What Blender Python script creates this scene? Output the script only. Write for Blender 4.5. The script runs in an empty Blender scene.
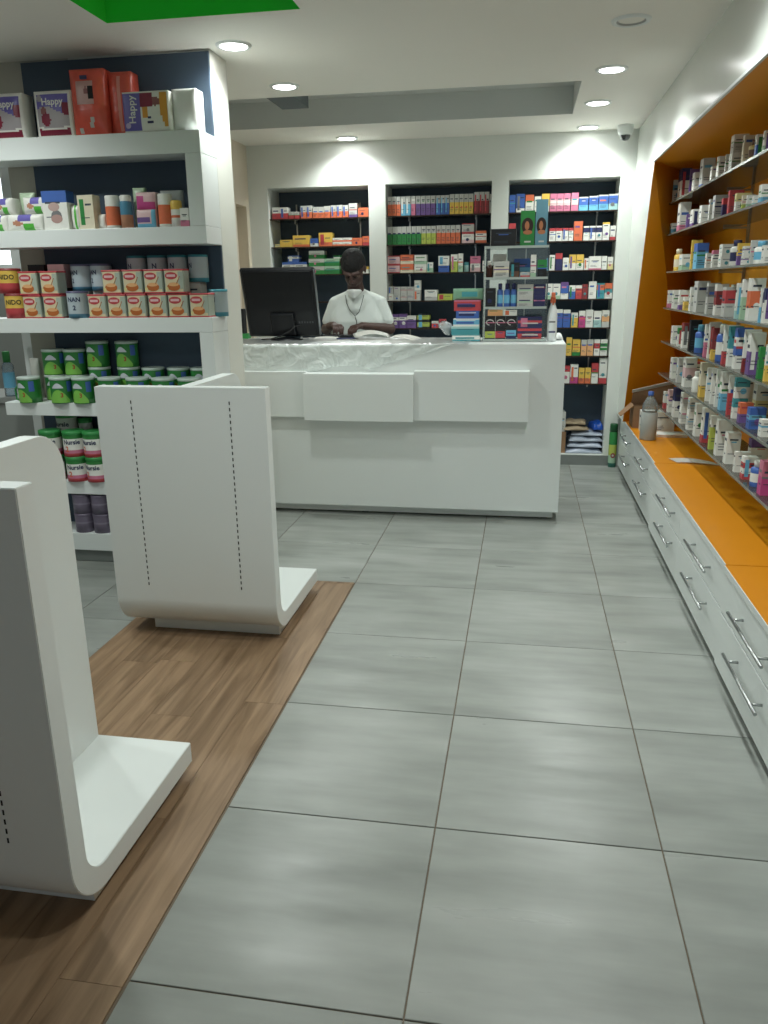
import bpy, bmesh, math, random
from mathutils import Vector, Matrix
random.seed(7)
PI = math.pi
SC = bpy.context.scene
COL = SC.collection

# ------------------------------------------------------------------ camera
cam_data = bpy.data.cameras.new('camera')
cam = bpy.data.objects.new('camera', cam_data); COL.objects.link(cam)
yaw, pitch, roll = -.1739, .2792, -.0132
fw = Vector((math.sin(yaw)*math.cos(pitch), math.cos(yaw)*math.cos(pitch), -math.sin(pitch)))
rt = Vector((math.cos(yaw), -math.sin(yaw), 0)); up = rt.cross(fw)
rt2 = rt*math.cos(roll) + up*math.sin(roll); up2 = up*math.cos(roll) - rt*math.sin(roll)
M = Matrix((rt2, up2, -fw)).transposed().to_4x4(); M.translation = (.1926, -1.2471, 1.438)
cam.matrix_world = M
cam_data.sensor_fit = 'HORIZONTAL'; cam_data.sensor_width = 36; cam_data.lens = 789.55*36/768
cam_data.clip_start = .02
SC.camera = cam

# ------------------------------------------------------------------ light and exposure
world = bpy.data.worlds.new('street_outside'); SC.world = world; world.use_nodes = True
wbg = world.node_tree.nodes['Background']
wbg.inputs[0].default_value = (.78, .92, 1.0, 1); wbg.inputs[1].default_value = .26
SC.view_settings.view_transform = 'Standard'; SC.view_settings.look = 'None'
SC.view_settings.exposure = 0.68; SC.view_settings.gamma = 1
LAMP_COLOR = (.935, 1.0, .965)
LAMP_POWER = 28.0
CEIL = 2.516

# ------------------------------------------------------------------ materials
MATS = {}
def srgb(h):
    h = h.lstrip('#'); c = [int(h[i:i+2], 16)/255 for i in (0, 2, 4)]
    return tuple((v/12.92 if v <= .04045 else ((v+.055)/1.055)**2.4) for v in c)
def mat(name, color, rough=.5, metal=0, spec=.5, noise=.05, scale=30, bump=0, emit=0, coat=0):
    if name in MATS: return MATS[name]
    m = bpy.data.materials.new(name); m.use_nodes = True
    nt = m.node_tree; b = nt.nodes['Principled BSDF']
    c = srgb(color) if isinstance(color, str) else color
    b.inputs['Base Color'].default_value = (*c, 1)
    b.inputs['Roughness'].default_value = rough; b.inputs['Metallic'].default_value = metal
    b.inputs['Specular IOR Level'].default_value = spec
    b.inputs['Coat Weight'].default_value = coat; b.inputs['Coat Roughness'].default_value = .1
    tc = nt.nodes.new('ShaderNodeTexCoord'); n = nt.nodes.new('ShaderNodeTexNoise')
    n.inputs['Scale'].default_value = scale; nt.links.new(tc.outputs['Object'], n.inputs['Vector'])
    if noise:
        r = nt.nodes.new('ShaderNodeMapRange'); r.inputs[3].default_value = 1-noise; r.inputs[4].default_value = 1+noise
        mx = nt.nodes.new('ShaderNodeVectorMath'); mx.operation = 'SCALE'; mx.inputs[0].default_value = c
        nt.links.new(n.outputs['Fac'], r.inputs[0]); nt.links.new(r.outputs[0], mx.inputs['Scale'])
        nt.links.new(mx.outputs[0], b.inputs['Base Color'])
    if bump:
        bp = nt.nodes.new('ShaderNodeBump'); bp.inputs['Strength'].default_value = bump; bp.inputs['Distance'].default_value = .004
        nt.links.new(n.outputs['Fac'], bp.inputs['Height']); nt.links.new(bp.outputs[0], b.inputs['Normal'])
    if emit:
        b.inputs['Emission Color'].default_value = (*c, 1); b.inputs['Emission Strength'].default_value = emit
    MATS[name] = m; return m
def clear(name, tint, alpha=.12, rough=.05, bump=0, gloss=.12):
    """clear sheet: mostly transparent, a little diffuse body and a glossy skin"""
    if name in MATS: return MATS[name]
    m = bpy.data.materials.new(name); m.use_nodes = True; nt = m.node_tree; nt.nodes.clear()
    o = nt.nodes.new('ShaderNodeOutputMaterial')
    tr = nt.nodes.new('ShaderNodeBsdfTransparent'); tr.inputs[0].default_value = (*tint, 1)
    df = nt.nodes.new('ShaderNodeBsdfDiffuse'); df.inputs[0].default_value = (.8, .85, .83, 1)
    gl = nt.nodes.new('ShaderNodeBsdfGlossy'); gl.inputs['Roughness'].default_value = rough
    a = nt.nodes.new('ShaderNodeMixShader'); a.inputs[0].default_value = alpha
    b = nt.nodes.new('ShaderNodeMixShader')
    fr = nt.nodes.new('ShaderNodeFresnel'); fr.inputs[0].default_value = 1.45
    mm = nt.nodes.new('ShaderNodeMath'); mm.operation = 'MULTIPLY_ADD'; mm.inputs[1].default_value = .9; mm.inputs[2].default_value = gloss*.2
    nt.links.new(fr.outputs[0], mm.inputs[0]); nt.links.new(mm.outputs[0], b.inputs[0])
    nt.links.new(tr.outputs[0], a.inputs[1]); nt.links.new(df.outputs[0], a.inputs[2])
    nt.links.new(a.outputs[0], b.inputs[1]); nt.links.new(gl.outputs[0], b.inputs[2]); nt.links.new(b.outputs[0], o.inputs[0])
    if bump:
        tc = nt.nodes.new('ShaderNodeTexCoord'); n = nt.nodes.new('ShaderNodeTexNoise'); n.inputs['Scale'].default_value = 9
        n.inputs['Distortion'].default_value = 1.5
        bp = nt.nodes.new('ShaderNodeBump'); bp.inputs['Strength'].default_value = bump; bp.inputs['Distance'].default_value = .02
        nt.links.new(tc.outputs['Object'], n.inputs['Vector']); nt.links.new(n.outputs['Fac'], bp.inputs['Height'])
        nt.links.new(bp.outputs[0], df.inputs['Normal']); nt.links.new(bp.outputs[0], gl.inputs['Normal'])
    MATS[name] = m; return m

WHITE = mat('white_lacquer', '#e2e7e5', .32, noise=.01, scale=3)
WALLW = mat('white_paint', '#dfe3dd', .55, noise=.02, scale=4)
GLOSSW = mat('glossy_white_paint', '#dfe3dd', .22, noise=.01, scale=4, bump=.15)
CEILM = mat('ceiling_paint', '#f0eee6', .8, noise=.02, scale=2)
BEIGE = mat('beige_paint', '#d8cdba', .6, noise=.02, scale=3)
NAVY = mat('dark_slate_board', '#3f4f60', .6, noise=.04, scale=6)
GREYP = mat('dark_grey_ceiling_paint', '#cdd1ce', .7, noise=.03, scale=4)
DUCT = mat('duct_grey', '#646d70', .7)
GREENP = mat('glossy_green_paint', '#3fe24e', .15, noise=.02, scale=3)
ORANGE = mat('orange_laminate', '#cf8406', .4, noise=.03, scale=8)
STEEL = mat('brushed_steel', '#b5b8b8', .28, 1, noise=.05, scale=200)
BLACK = mat('black_plastic', '#0a0d12', .42, spec=.3)
BLACKM = mat('black_matt', '#101214', .7)
GROUT = mat('grout', '#75695a', .9)
SKIRT = mat('grey_skirting_tile', '#7e8380', .45, noise=.12, scale=8)
GLASS = clear('clear_glass_shelf', (.86, .93, .89), .06, .04)
ACRYL = clear('clear_acrylic', (.93, .96, .95), .07, .03)
FILM = clear('clear_plastic_film', (.96, .98, .97), .62, .35, bump=1.0, gloss=.0)
GEDGE = mat('painted_reflection_edge', '#33241d', .3)  # red-brown reflection of the boxes, painted into the niche shelf edges
GEDGE2 = mat('grey_green_glass_edge', '#7b8078', .2)

def tile_material():
    m = bpy.data.materials.new('grey_stoneware'); m.use_nodes = True; nt = m.node_tree; b = nt.nodes['Principled BSDF']
    g = nt.nodes.new('ShaderNodeNewGeometry'); oi = nt.nodes.new('ShaderNodeObjectInfo')
    def noise(sx, sy, off, det):
        mp = nt.nodes.new('ShaderNodeMapping'); mp.inputs['Scale'].default_value = (sx, sy, 1)
        add = nt.nodes.new('ShaderNodeVectorMath'); add.operation = 'ADD'
        ml = nt.nodes.new('ShaderNodeMath'); ml.operation = 'MULTIPLY'; ml.inputs[1].default_value = 37 + off
        cb = nt.nodes.new('ShaderNodeCombineXYZ')
        nt.links.new(oi.outputs['Random'], ml.inputs[0]); nt.links.new(ml.outputs[0], cb.inputs[2])
        nt.links.new(g.outputs['Position'], mp.inputs[0]); nt.links.new(mp.outputs[0], add.inputs[0]); nt.links.new(cb.outputs[0], add.inputs[1])
        n = nt.nodes.new('ShaderNodeTexNoise'); n.inputs['Scale'].default_value = 1; n.inputs['Detail'].default_value = det
        nt.links.new(add.outputs[0], n.inputs['Vector']); return n
    n1 = noise(2.0, 11, 0, 9); n2 = noise(1.9, 3.5, 11, 4)
    mx = nt.nodes.new('ShaderNodeMath'); mx.operation = 'MULTIPLY_ADD'; mx.inputs[1].default_value = .45
    nt.links.new(n1.outputs['Fac'], mx.inputs[0])
    m2 = nt.nodes.new('ShaderNodeMath'); m2.operation = 'MULTIPLY'; m2.inputs[1].default_value = .55
    nt.links.new(n2.outputs['Fac'], m2.inputs[0]); nt.links.new(m2.outputs[0], mx.inputs[2])
    r = nt.nodes.new('ShaderNodeValToRGB'); e = r.color_ramp.elements
    e[0].position = .32; e[0].color = (*srgb('#7d817c'), 1); e[1].position = .72; e[1].color = (*srgb('#a8aba7'), 1)
    x = e.new(.5); x.color = (*srgb('#929691'), 1)
    nt.links.new(mx.outputs[0], r.inputs[0]); nt.links.new(r.outputs[0], b.inputs['Base Color'])
    rr = nt.nodes.new('ShaderNodeMapRange'); rr.inputs[1].default_value = .3; rr.inputs[2].default_value = .7; rr.inputs[3].default_value = .42; rr.inputs[4].default_value = .27
    nt.links.new(n1.outputs['Fac'], rr.inputs[0]); nt.links.new(rr.outputs[0], b.inputs['Roughness'])
    b.inputs['Specular IOR Level'].default_value = .45
    return m
def wood_material():
    m = bpy.data.materials.new('brown_wood_plank'); m.use_nodes = True; nt = m.node_tree; b = nt.nodes['Principled BSDF']
    tc = nt.nodes.new('ShaderNodeTexCoord'); oi = nt.nodes.new('ShaderNodeObjectInfo')
    mp = nt.nodes.new('ShaderNodeMapping'); mp.inputs['Scale'].default_value = (24, 2.0, 1)
    ml = nt.nodes.new('ShaderNodeMath'); ml.operation = 'MULTIPLY'; ml.inputs[1].default_value = 53
    nt.links.new(oi.outputs['Random'], ml.inputs[0])
    cb = nt.nodes.new('ShaderNodeCombineXYZ'); nt.links.new(ml.outputs[0], cb.inputs[2]); nt.links.new(ml.outputs[0], cb.inputs[0])
    nt.links.new(tc.outputs['Object'], mp.inputs[0]); nt.links.new(cb.outputs[0], mp.inputs['Location'])
    n = nt.nodes.new('ShaderNodeTexNoise'); n.inputs['Scale'].default_value = 1; n.inputs['Detail'].default_value = 7; n.inputs['Distortion'].default_value = .8
    nt.links.new(mp.outputs[0], n.inputs['Vector'])
    r = nt.nodes.new('ShaderNodeValToRGB'); e = r.color_ramp.elements
    e[0].position = .3; e[0].color = (*srgb('#6f573f'), 1); e[1].position = .72; e[1].color = (*srgb('#a3876a'), 1)
    nt.links.new(n.outputs['Fac'], r.inputs[0])
    mr = nt.nodes.new('ShaderNodeMapRange'); mr.inputs[3].default_value = .78; mr.inputs[4].default_value = 1.12
    nt.links.new(oi.outputs['Random'], mr.inputs[0])
    vm = nt.nodes.new('ShaderNodeVectorMath'); vm.operation = 'SCALE'
    nt.links.new(r.outputs[0], vm.inputs[0]); nt.links.new(mr.outputs[0], vm.inputs['Scale']); nt.links.new(vm.outputs[0], b.inputs['Base Color'])
    b.inputs['Roughness'].default_value = .45
    bp = nt.nodes.new('ShaderNodeBump'); bp.inputs['Strength'].default_value = .12; nt.links.new(n.outputs['Fac'], bp.inputs['Height']); nt.links.new(bp.outputs[0], b.inputs['Normal'])
    return m
TILE = tile_material(); WOOD = wood_material()

# ------------------------------------------------------------------ helpers
def link(name, me, parent=None, loc=(0, 0, 0), rot=(0, 0, 0)):
    o = bpy.data.objects.new(name, me); COL.objects.link(o)
    o.location = loc; o.rotation_euler = rot
    if parent: o.parent = parent
    return o
def finish(name, bm, mats, parent=None, loc=(0, 0, 0), rot=(0, 0, 0), smooth=False):
    me = bpy.data.meshes.new(name)
    if not isinstance(mats, (list, tuple)): mats = [mats]
    for m in mats: me.materials.append(m)
    bmesh.ops.recalc_face_normals(bm, faces=bm.faces) if smooth is not None else None
    bm.to_mesh(me); bm.free()
    if smooth:
        for p in me.polygons: p.use_smooth = True
    return link(name, me, parent, loc, rot)
def tag(o, label, cat, group=None):
    o['label'] = label; o['category'] = cat
    if group: o['group'] = group
    return o
def struct(o): o['kind'] = 'structure'; return o
def thing(name, label, cat, loc=(0, 0, 0), rotz=0, group=None):
    o = bpy.data.objects.new(name, None); COL.objects.link(o); o.location = loc; o.rotation_euler = (0, 0, rotz)
    o.empty_display_size = .05
    return tag(o, label, cat, group)
def box(bm, x0, x1, y0, y1, z0, z1, mi=0, bev=0):
    vs = [bm.verts.new(p) for p in ((x0,y0,z0),(x1,y0,z0),(x1,y1,z0),(x0,y1,z0),(x0,y0,z1),(x1,y0,z1),(x1,y1,z1),(x0,y1,z1))]
    fs = [bm.faces.new([vs[i] for i in f]) for f in ((0,3,2,1),(4,5,6,7),(0,1,5,4),(1,2,6,5),(2,3,7,6),(3,0,4,7))]
    for f in fs: f.material_index = mi
    if bev:
        es = set(e for f in fs for e in f.edges)
        bmesh.ops.bevel(bm, geom=list(es), offset=bev, segments=2, affect='EDGES', profile=.5)
    return fs
def quad(bm, pts, mi=0):
    f = bm.faces.new([bm.verts.new(p) for p in pts]); f.material_index = mi; return f
def boxo(name, b, m, parent=None, bev=0, loc=(0, 0, 0), rot=(0, 0, 0)):
    bm = bmesh.new(); box(bm, *b, bev=bev); return finish(name, bm, m, parent, loc, rot)
def lathe(bm, prof, n=24, mi=None, cx=0, cy=0):
    rings = []
    for r, z in prof:
        rings.append([bm.verts.new((cx+r*math.cos(2*PI*k/n), cy+r*math.sin(2*PI*k/n), z)) for k in range(n)] if r > 1e-5 else [bm.verts.new((cx, cy, z))])
    for i in range(len(rings)-1):
        a, b = rings[i], rings[i+1]
        for k in range(n):
            k2 = (k+1) % n
            if len(a) == 1 and len(b) == 1: continue
            if len(a) == 1: f = bm.faces.new((a[0], b[k2], b[k]))
            elif len(b) == 1: f = bm.faces.new((a[k], a[k2], b[0]))
            else: f = bm.faces.new((a[k], a[k2], b[k2], b[k]))
            f.smooth = True
            if mi: f.material_index = mi[i]
def lathe_o(name, prof, m, parent=None, n=24, loc=(0, 0, 0), rot=(0, 0, 0), mi=None):
    bm = bmesh.new(); lathe(bm, prof, n, mi); 
    me = bpy.data.meshes.new(name)
    for k in (m if isinstance(m, (list, tuple)) else [m]): me.materials.append(k)
    bmesh.ops.recalc_face_normals(bm, faces=bm.faces); bm.to_mesh(me); bm.free()
    return link(name, me, parent, loc, rot)
def tube(bm, pts, r, n=8, closed_ends=True, mi=0):
    pts = [Vector(p) for p in pts]; rings = []
    rs = r if isinstance(r, (list, tuple)) else [r]*len(pts)
    prev = None
    for i, p in enumerate(pts):
        d = (pts[min(i+1, len(pts)-1)] - pts[max(i-1, 0)]).normalized()
        a = d.orthogonal().normalized() if prev is None else (prev - d*prev.dot(d)).normalized()
        prev = a; b = d.cross(a)
        rings.append([bm.verts.new(p + (a*math.cos(2*PI*k/n) + b*math.sin(2*PI*k/n))*rs[i]) for k in range(n)])
    for i in range(len(rings)-1):
        for k in range(n):
            f = bm.faces.new((rings[i][k], rings[i][(k+1) % n], rings[i+1][(k+1) % n], rings[i+1][k])); f.smooth = True; f.material_index = mi
    if closed_ends:
        bm.faces.new(rings[0][::-1]).material_index = mi; bm.faces.new(rings[-1]).material_index = mi
def copy_tree(o, loc=None, rotz=None, parent=None):
    c = o.copy(); COL.objects.link(c)
    if parent: c.parent = parent
    if loc is not None: c.location = loc
    if rotz is not None: c.rotation_euler = (0, 0, rotz)
    for ch in list(o.children): copy_tree(ch, parent=c)
    return c
TXT = {}
def text_mesh(s, size, bold=0.0, res=2):
    key = (s, size, bold)
    if key in TXT: return TXT[key]
    cu = bpy.data.curves.new('lettering', 'FONT'); cu.body = s; cu.size = size; cu.align_x = 'CENTER'; cu.align_y = 'CENTER'
    cu.offset = bold; cu.resolution_u = res
    o = bpy.data.objects.new('lettering', cu); COL.objects.link(o)
    bpy.context.view_layer.update()
    dg = bpy.context.evaluated_depsgraph_get(); me = bpy.data.meshes.new_from_object(o.evaluated_get(dg))
    COL.objects.unlink(o); bpy.data.objects.remove(o); bpy.data.curves.remove(cu)
    TXT[key] = me; return me
def lettering(s, size, m, parent, loc, rot=(PI/2, 0, 0), bold=0.0, wrap=None, cz=0):
    """flat letters standing in the XZ plane facing -Y; wrap=radius bends them round a can"""
    src = text_mesh(s, size, bold)
    me = src.copy(); me.materials.clear(); me.materials.append(m)
    if wrap:
        for v in me.vertices:
            a = v.co.x/wrap; z = v.co.y
            v.co = (wrap*math.sin(a), -wrap*math.cos(a), z+cz)
        return link('lettering', me, parent, loc, rot)
    return link('lettering', me, parent, loc, rot)
def ordinal(n):
    w = ['', 'first', 'second', 'third', 'fourth', 'fifth', 'sixth', 'seventh', 'eighth', 'ninth', 'tenth', 'eleventh', 'twelfth', 'thirteenth', 'fourteenth', 'fifteenth', 'sixteenth', 'seventeenth', 'eighteenth', 'nineteenth', 'twentieth', 'twenty-first', 'twenty-second', 'twenty-third', 'twenty-fourth']
    return w[n]

# ------------------------------------------------------------------ floor
XR = .96      # right unit front plane
YB = 5.29     # back wall
base = struct(boxo('floor', (-4.2, 1.6, -4.0, 5.8, -.06, -.004), GROUT))
def tile_mesh(w, d):
    bm = bmesh.new(); box(bm, -w/2, w/2, -d/2, d/2, -.004, 0)
    top = [f for f in bm.faces if abs(f.calc_center_median().z) < 1e-6]
    bmesh.ops.bevel(bm, geom=[e for f in top for e in f.edges], offset=.0012, segments=1, affect='EDGES')
    me = bpy.data.meshes.new('floor_tile'); me.materials.append(TILE); bm.to_mesh(me); bm.free(); return me
tm = tile_mesh(.5962, .5962)
for i in range(-6, 2):
    for j in range(-5, 9):
        x0, y0 = i*.6, j*.6
        if i == -2 and y0 < 2.39: continue
        if i == -3 and y0 < 2.39:       # strip of cut tiles left of the wooden floor
            link('floor_tile', tile_mesh(.297, .597), base, (-1.65, y0+.3, 0)); continue
        link('floor_tile', tm, base, (x0+.3, y0+.3, 0))
# wooden floor strip
PL = {}
def plank(x0, x1, y0, y1):
    key = (round(x1-x0, 3), round(y1-y0, 3))
    if key not in PL:
        bm = bmesh.new(); w, d = x1-x0-.0012, y1-y0-.0012
        box(bm, -w/2, w/2, -d/2, d/2, -.004, .001)
        me = bpy.data.meshes.new('wood_plank'); me.materials.append(WOOD); bm.to_mesh(me); bm.free(); PL[key] = me
    link('wood_plank', PL[key], base, ((x0+x1)/2, (y0+y1)/2, 0))
offs = [.55, 1.32, .15, .95, .42, 1.08]
for k in range(6):
    x0 = -1.5 + k*.149; x1 = x0 + .149; y = -3.5 + offs[k]; plank(x0, x1, -3.6, y)
    while y < 2.4:
        y2 = min(y+1.2, 2.4)
        if y2-y > .02: plank(x0, x1, y, y2)
        y = y2

# ------------------------------------------------------------------ ceiling with its two recesses
def holed(bm, xs, ys, holes, fn, mi=0):
    for i in range(len(xs)-1):
        for j in range(len(ys)-1):
            cx, cy = (xs[i]+xs[i+1])/2, (ys[j]+ys[j+1])/2
            if any(h[0] < cx < h[1] and h[2] < cy < h[3] for h in holes): continue
            quad(bm, [fn(*p) for p in ((xs[i], ys[j]), (xs[i+1], ys[j]), (xs[i+1], ys[j+1]), (xs[i], ys[j+1]))], mi)
R1 = (-2.03, .462, 3.74, 4.64); R2 = (-1.584, -.742, 1.05, 2.27)
bm = bmesh.new()
xs = sorted({-4.2, 1.0, R1[0], R1[1], R2[0], R2[1]}); ys = sorted({-4.0, 5.29, R1[2], R1[3], R2[2], R2[3]})
holed(bm, xs, ys, [R1, R2], lambda x, y: (x, y, CEIL))
ceiling = struct(finish('ceiling', bm, CEILM))
def recess(h, depth, m, name):
    bm = bmesh.new(); x0, x1, y0, y1 = h; z0, z1 = CEIL, CEIL+depth
    for p in (((x0,y0,z0),(x0,y1,z0),(x0,y1,z1),(x0,y0,z1)), ((x1,y0,z0),(x1,y0,z1),(x1,y1,z1),(x1,y1,z0)),
              ((x0,y0,z0),(x0,y0,z1),(x1,y0,z1),(x1,y0,z0)), ((x0,y1,z0),(x1,y1,z0),(x1,y1,z1),(x0,y1,z1)), ((x0,y0,z1),(x0,y1,z1),(x1,y1,z1),(x1,y0,z1))):
        quad(bm, p)
    return finish(name, bm, m, ceiling)
recess(R1, .17, GREYP, 'recess_lining')
recess(R2, .16, GREENP, 'recess_lining')
boxo('duct', (-1.415, -1.238, 3.76, 4.26, 2.555, 2.685), DUCT, ceiling)

# ------------------------------------------------------------------ back wall with three shelf niches
NI = [(-1.872, -1.046), (-.911, -.085), (.043, .864)]
NZ0, NZ1, NY = .085, 2.198, 5.62
bm = bmesh.new()
holes = [(a, b, NZ0, NZ1) for a, b in NI]
xs = sorted({-2.03, 1.45, *[v for n in NI for v in n]})
holed(bm, xs, [0, NZ0, NZ1, CEIL], holes, lambda x, z: (x, YB, z))
for a, b in NI:    # niche reveals
    for p in (((a,YB,NZ0),(a,NY,NZ0),(a,NY,NZ1),(a,YB,NZ1)), ((b,YB,NZ0),(b,YB,NZ1),(b,NY,NZ1),(b,NY,NZ0)),
              ((a,YB,NZ1),(a,NY,NZ1),(b,NY,NZ1),(b,YB,NZ1)), ((a,YB,NZ0),(b,YB,NZ0),(b,NY,NZ0),(a,NY,NZ0))): quad(bm, p)
wall_back = struct(finish('wall_back', bm, WALLW))
for a, b in NI: boxo('niche_back_panel', (a, b, NY-.01, NY+.01, NZ0, NZ1), NAVY, wall_back)
struct(boxo('baseboard_back', (-2.03, .96, YB-.012, YB, 0, .082), SKIRT))

# left side wall of the counter area, with a doorway
D0, D1, DH = 4.98, 5.22, 2.06
bm = bmesh.new()
holed(bm, [2.9, D0, D1, YB], [0, DH, CEIL], [(D0, D1, 0, DH)], lambda y, z: (-2.03, y, z))
for p in (((-2.03,D0,0),(-2.13,D0,0),(-2.13,D0,DH),(-2.03,D0,DH)), ((-2.03,D1,0),(-2.13,D1,0),(-2.13,D1,DH),(-2.03,D1,DH)), ((-2.03,D0,DH),(-2.03,D1,DH),(-2.13,D1,DH),(-2.13,D0,DH))): quad(bm, p)
struct(finish('wall_left', bm, BEIGE))
struct(boxo('door_1', (-2.15, -2.12, D0, D1, 0, DH), BEIGE))
# wall behind the shelving, pier beside it, far left wall
struct(boxo('wall_pier', (-2.03, -1.306, 2.716, 2.93, 0, CEIL), mat('warm_white_paint', '#dedfd6', .5, noise=.02, scale=3)))
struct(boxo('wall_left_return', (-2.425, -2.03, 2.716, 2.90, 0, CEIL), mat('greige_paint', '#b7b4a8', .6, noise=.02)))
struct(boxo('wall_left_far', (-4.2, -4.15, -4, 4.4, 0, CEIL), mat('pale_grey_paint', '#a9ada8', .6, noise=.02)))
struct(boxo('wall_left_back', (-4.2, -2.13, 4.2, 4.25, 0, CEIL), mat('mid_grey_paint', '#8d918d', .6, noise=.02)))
# window beyond the shelving on the left
w = struct(boxo('window_1', (-3.9, -3.3, 4.185, 4.198, 1.62, 2.2), mat('bright_window', '#e6f2f4', .3, emit=1.6, noise=0)))
boxo('window_frame', (-3.95, -3.25, 4.17, 4.19, 1.57, 1.62), WHITE, w); boxo('window_frame', (-3.95, -3.25, 4.17, 4.19, 2.2, 2.25), WHITE, w)
boxo('window_frame', (-3.95, -3.9, 4.17, 4.19, 1.62, 2.2), WHITE, w); boxo('window_frame', (-3.3, -3.25, 4.17, 4.19, 1.62, 2.2), WHITE, w)
struct(boxo('trim_1', (-2.62, -2.535, 2.93, 3.02, 0, CEIL), WHITE))

# ------------------------------------------------------------------ right wall: white above, orange recess below
RX, RTOP, RBOT, RXB = .965, 2.17, .426, 1.43
bm = bmesh.new()
E0, E1 = 4.36, 4.90         # leaning front edge of the end panel: top and bottom
EB = 5.27
quad(bm, ((RX+.004, -4, RTOP), (RX+.004, E0, RTOP), (RX+.004, YB, RTOP), (RX+.008, YB, CEIL), (RX+.008, -4, CEIL)))
quad(bm, ((RX+.004, E0, RTOP), (RX-.01, E1, RBOT), (RX-.01, YB, RBOT), (RX+.004, YB, RTOP)))
wall_right = struct(finish('wall_right', bm, GLOSSW, smooth=None))
ORP = mat('orange_paint', '#e39414', .45, noise=.03, scale=3)
bm = bmesh.new(); quad(bm, ((RXB+.01, -4, 0), (RXB+.01, YB, 0), (RXB+.01, YB, RTOP), (RXB+.01, -4, RTOP)))
wall_recess = struct(finish('wall_right_recess', bm, ORP, smooth=None))
bm = bmesh.new(); quad(bm, ((RX+.004, -4, RTOP), (RX+.004, E0, RTOP), (RXB+.01, EB, RTOP), (RXB+.01, -4, RTOP)))
struct(finish('trim_2', bm, ORP, smooth=None))
bm = bmesh.new(); quad(bm, ((RX+.004, E0, RTOP), (RX-.01, E1, RBOT), (RXB+.01, EB, RBOT), (RXB+.01, EB, RTOP)))
struct(finish('trim_3', bm, ORP, smooth=None))
boxo('edge_trim', (RX-.006, RX+.006, -4, E0, RTOP-.006, RTOP+.006), WHITE, wall_right)
struct(boxo('wall_front_left', (-4.2, -2.6, -4.05, -4.0, 0, CEIL), WALLW))

# ------------------------------------------------------------------ low drawer cabinets with orange top
def cabinet(y0, y1, hands, dx, label):
    t = thing('drawer_cabinet', label, 'cabinet', (.964+dx, y0, 0), 0, 'low drawer cabinets under the orange recess')
    L = y1-y0; cols = 2
    boxo('body', (0.018, .46-dx, .001, L-.001, .030, .405), WHITE, t)
    boxo('kick', (.045, .45-dx, 0.001, L-.001, 0, .030), BLACKM, t)
    boxo('top', (.0, .47-dx, .001, L-.001, .405, .426), ORANGE, t)
    boxo('top_edge', (-.003, -.0002, .001, L-.001, .405, .427), WHITE, t)
    w = L/cols
    for c in range(cols):
        for z0, z1, zc in ((.032, .243, .178), (.249, .400, .335)):
            d = boxo('drawer', (0, .018, c*w+.002, (c+1)*w-.002, z0, z1), WHITE, t, bev=.0015)
            yc = hands[c]-y0; hl = .205
            bm = bmesh.new(); tube(bm, [(-.036, yc-hl, zc), (-.036, yc+hl, zc)], .006, 10)
            for s in (-1, 1): tube(bm, [(0, yc+s*(hl-.06), zc), (-.036, yc+s*(hl-.06), zc)], .005, 8)
            finish('handle', bm, STEEL, d)
    return t
cabinet(3.452, 5.19, (3.83, 4.66), .010, 'white two-drawer-high cabinet at the far end, under bottle and carton')
cabinet(1.690, 3.448, (2.06, 2.85), 0, 'middle white drawer cabinet under the loose sheet of paper')
cabinet(-.07, 1.686, (.45, 1.24), -.006, 'nearest white drawer cabinet at the right edge of the floor')

# ------------------------------------------------------------------ downlights
def downlight(x, y, on, label):
    t = thing('downlight', label, 'ceiling light', (x, y, CEIL), 0, 'round downlights in the ceiling')
    lathe_o('rim', [(.062, -.006), (.068, -.010), (.080, -.008), (.084, 0)], WHITE, t, 32)
    if on:
        lathe_o('diffuser', [(0, -.0075), (.062, -.0065)], mat('lit_diffuser', (1, 1, 1), .4, emit=14, noise=0), t, 32)
        ld = bpy.data.lights.new('lamp', 'SPOT'); ld.energy = LAMP_POWER; ld.spot_size = math.radians(146); ld.spot_blend = .75
        ld.shadow_soft_size = .055; ld.color = LAMP_COLOR
        lo = bpy.data.objects.new('lamp', ld); COL.objects.link(lo); lo.parent = t; lo.location = (0, 0, -.02)
    else:
        lathe_o('reflector', [(0, .012), (.05, .004), (.062, -.006)], mat('unlit_lamp', '#9a9c99', .3), t, 32)
    return t
for n, (x, y, on, lab) in enumerate([
    (-1.175, 2.683, 1, 'lit round downlight nearest the green ceiling recess'),
    (-1.170, 3.48, 1, 'lit round downlight at the near edge of the grey recess, left row'),
    (-1.175, 5.13, 1, 'lit round downlight above the left niche of the back wall'),
    (.60, 2.70, 0, 'unlit round downlight, nearest in the right row'),
    (.60, 3.51, 1, 'lit round downlight next behind the unlit one, right row'),
    (.60, 4.32, 1, 'middle lit downlight of the right row beside the grey recess'),
    (.60, 5.13, 1, 'lit round downlight above the right niche, beside the dome camera'),
    (.60, 1.89, 1, 'lit downlight out of view above the middle of the aisle'),
    (.60, 1.08, 1, 'lit downlight out of view above the nearest aisle tiles'),
    (.60, .27, 1, 'lit downlight out of view just ahead of the photographer'),
    (-1.17, .50, 1, 'lit downlight out of view above the nearest stand'),
    (-2.6, 1.1, 1, 'lit downlight out of view in the left aisle'),
    (-2.3, 1.9, 1, 'added fill downlight out of view before the shelving'),  # extra unseen lamp, added to brighten the ceiling over the shelving
    (-3.0, 3.5, 1, 'lit downlight out of view behind the shelving'),
    ]): downlight(x, y, on, lab)

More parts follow.
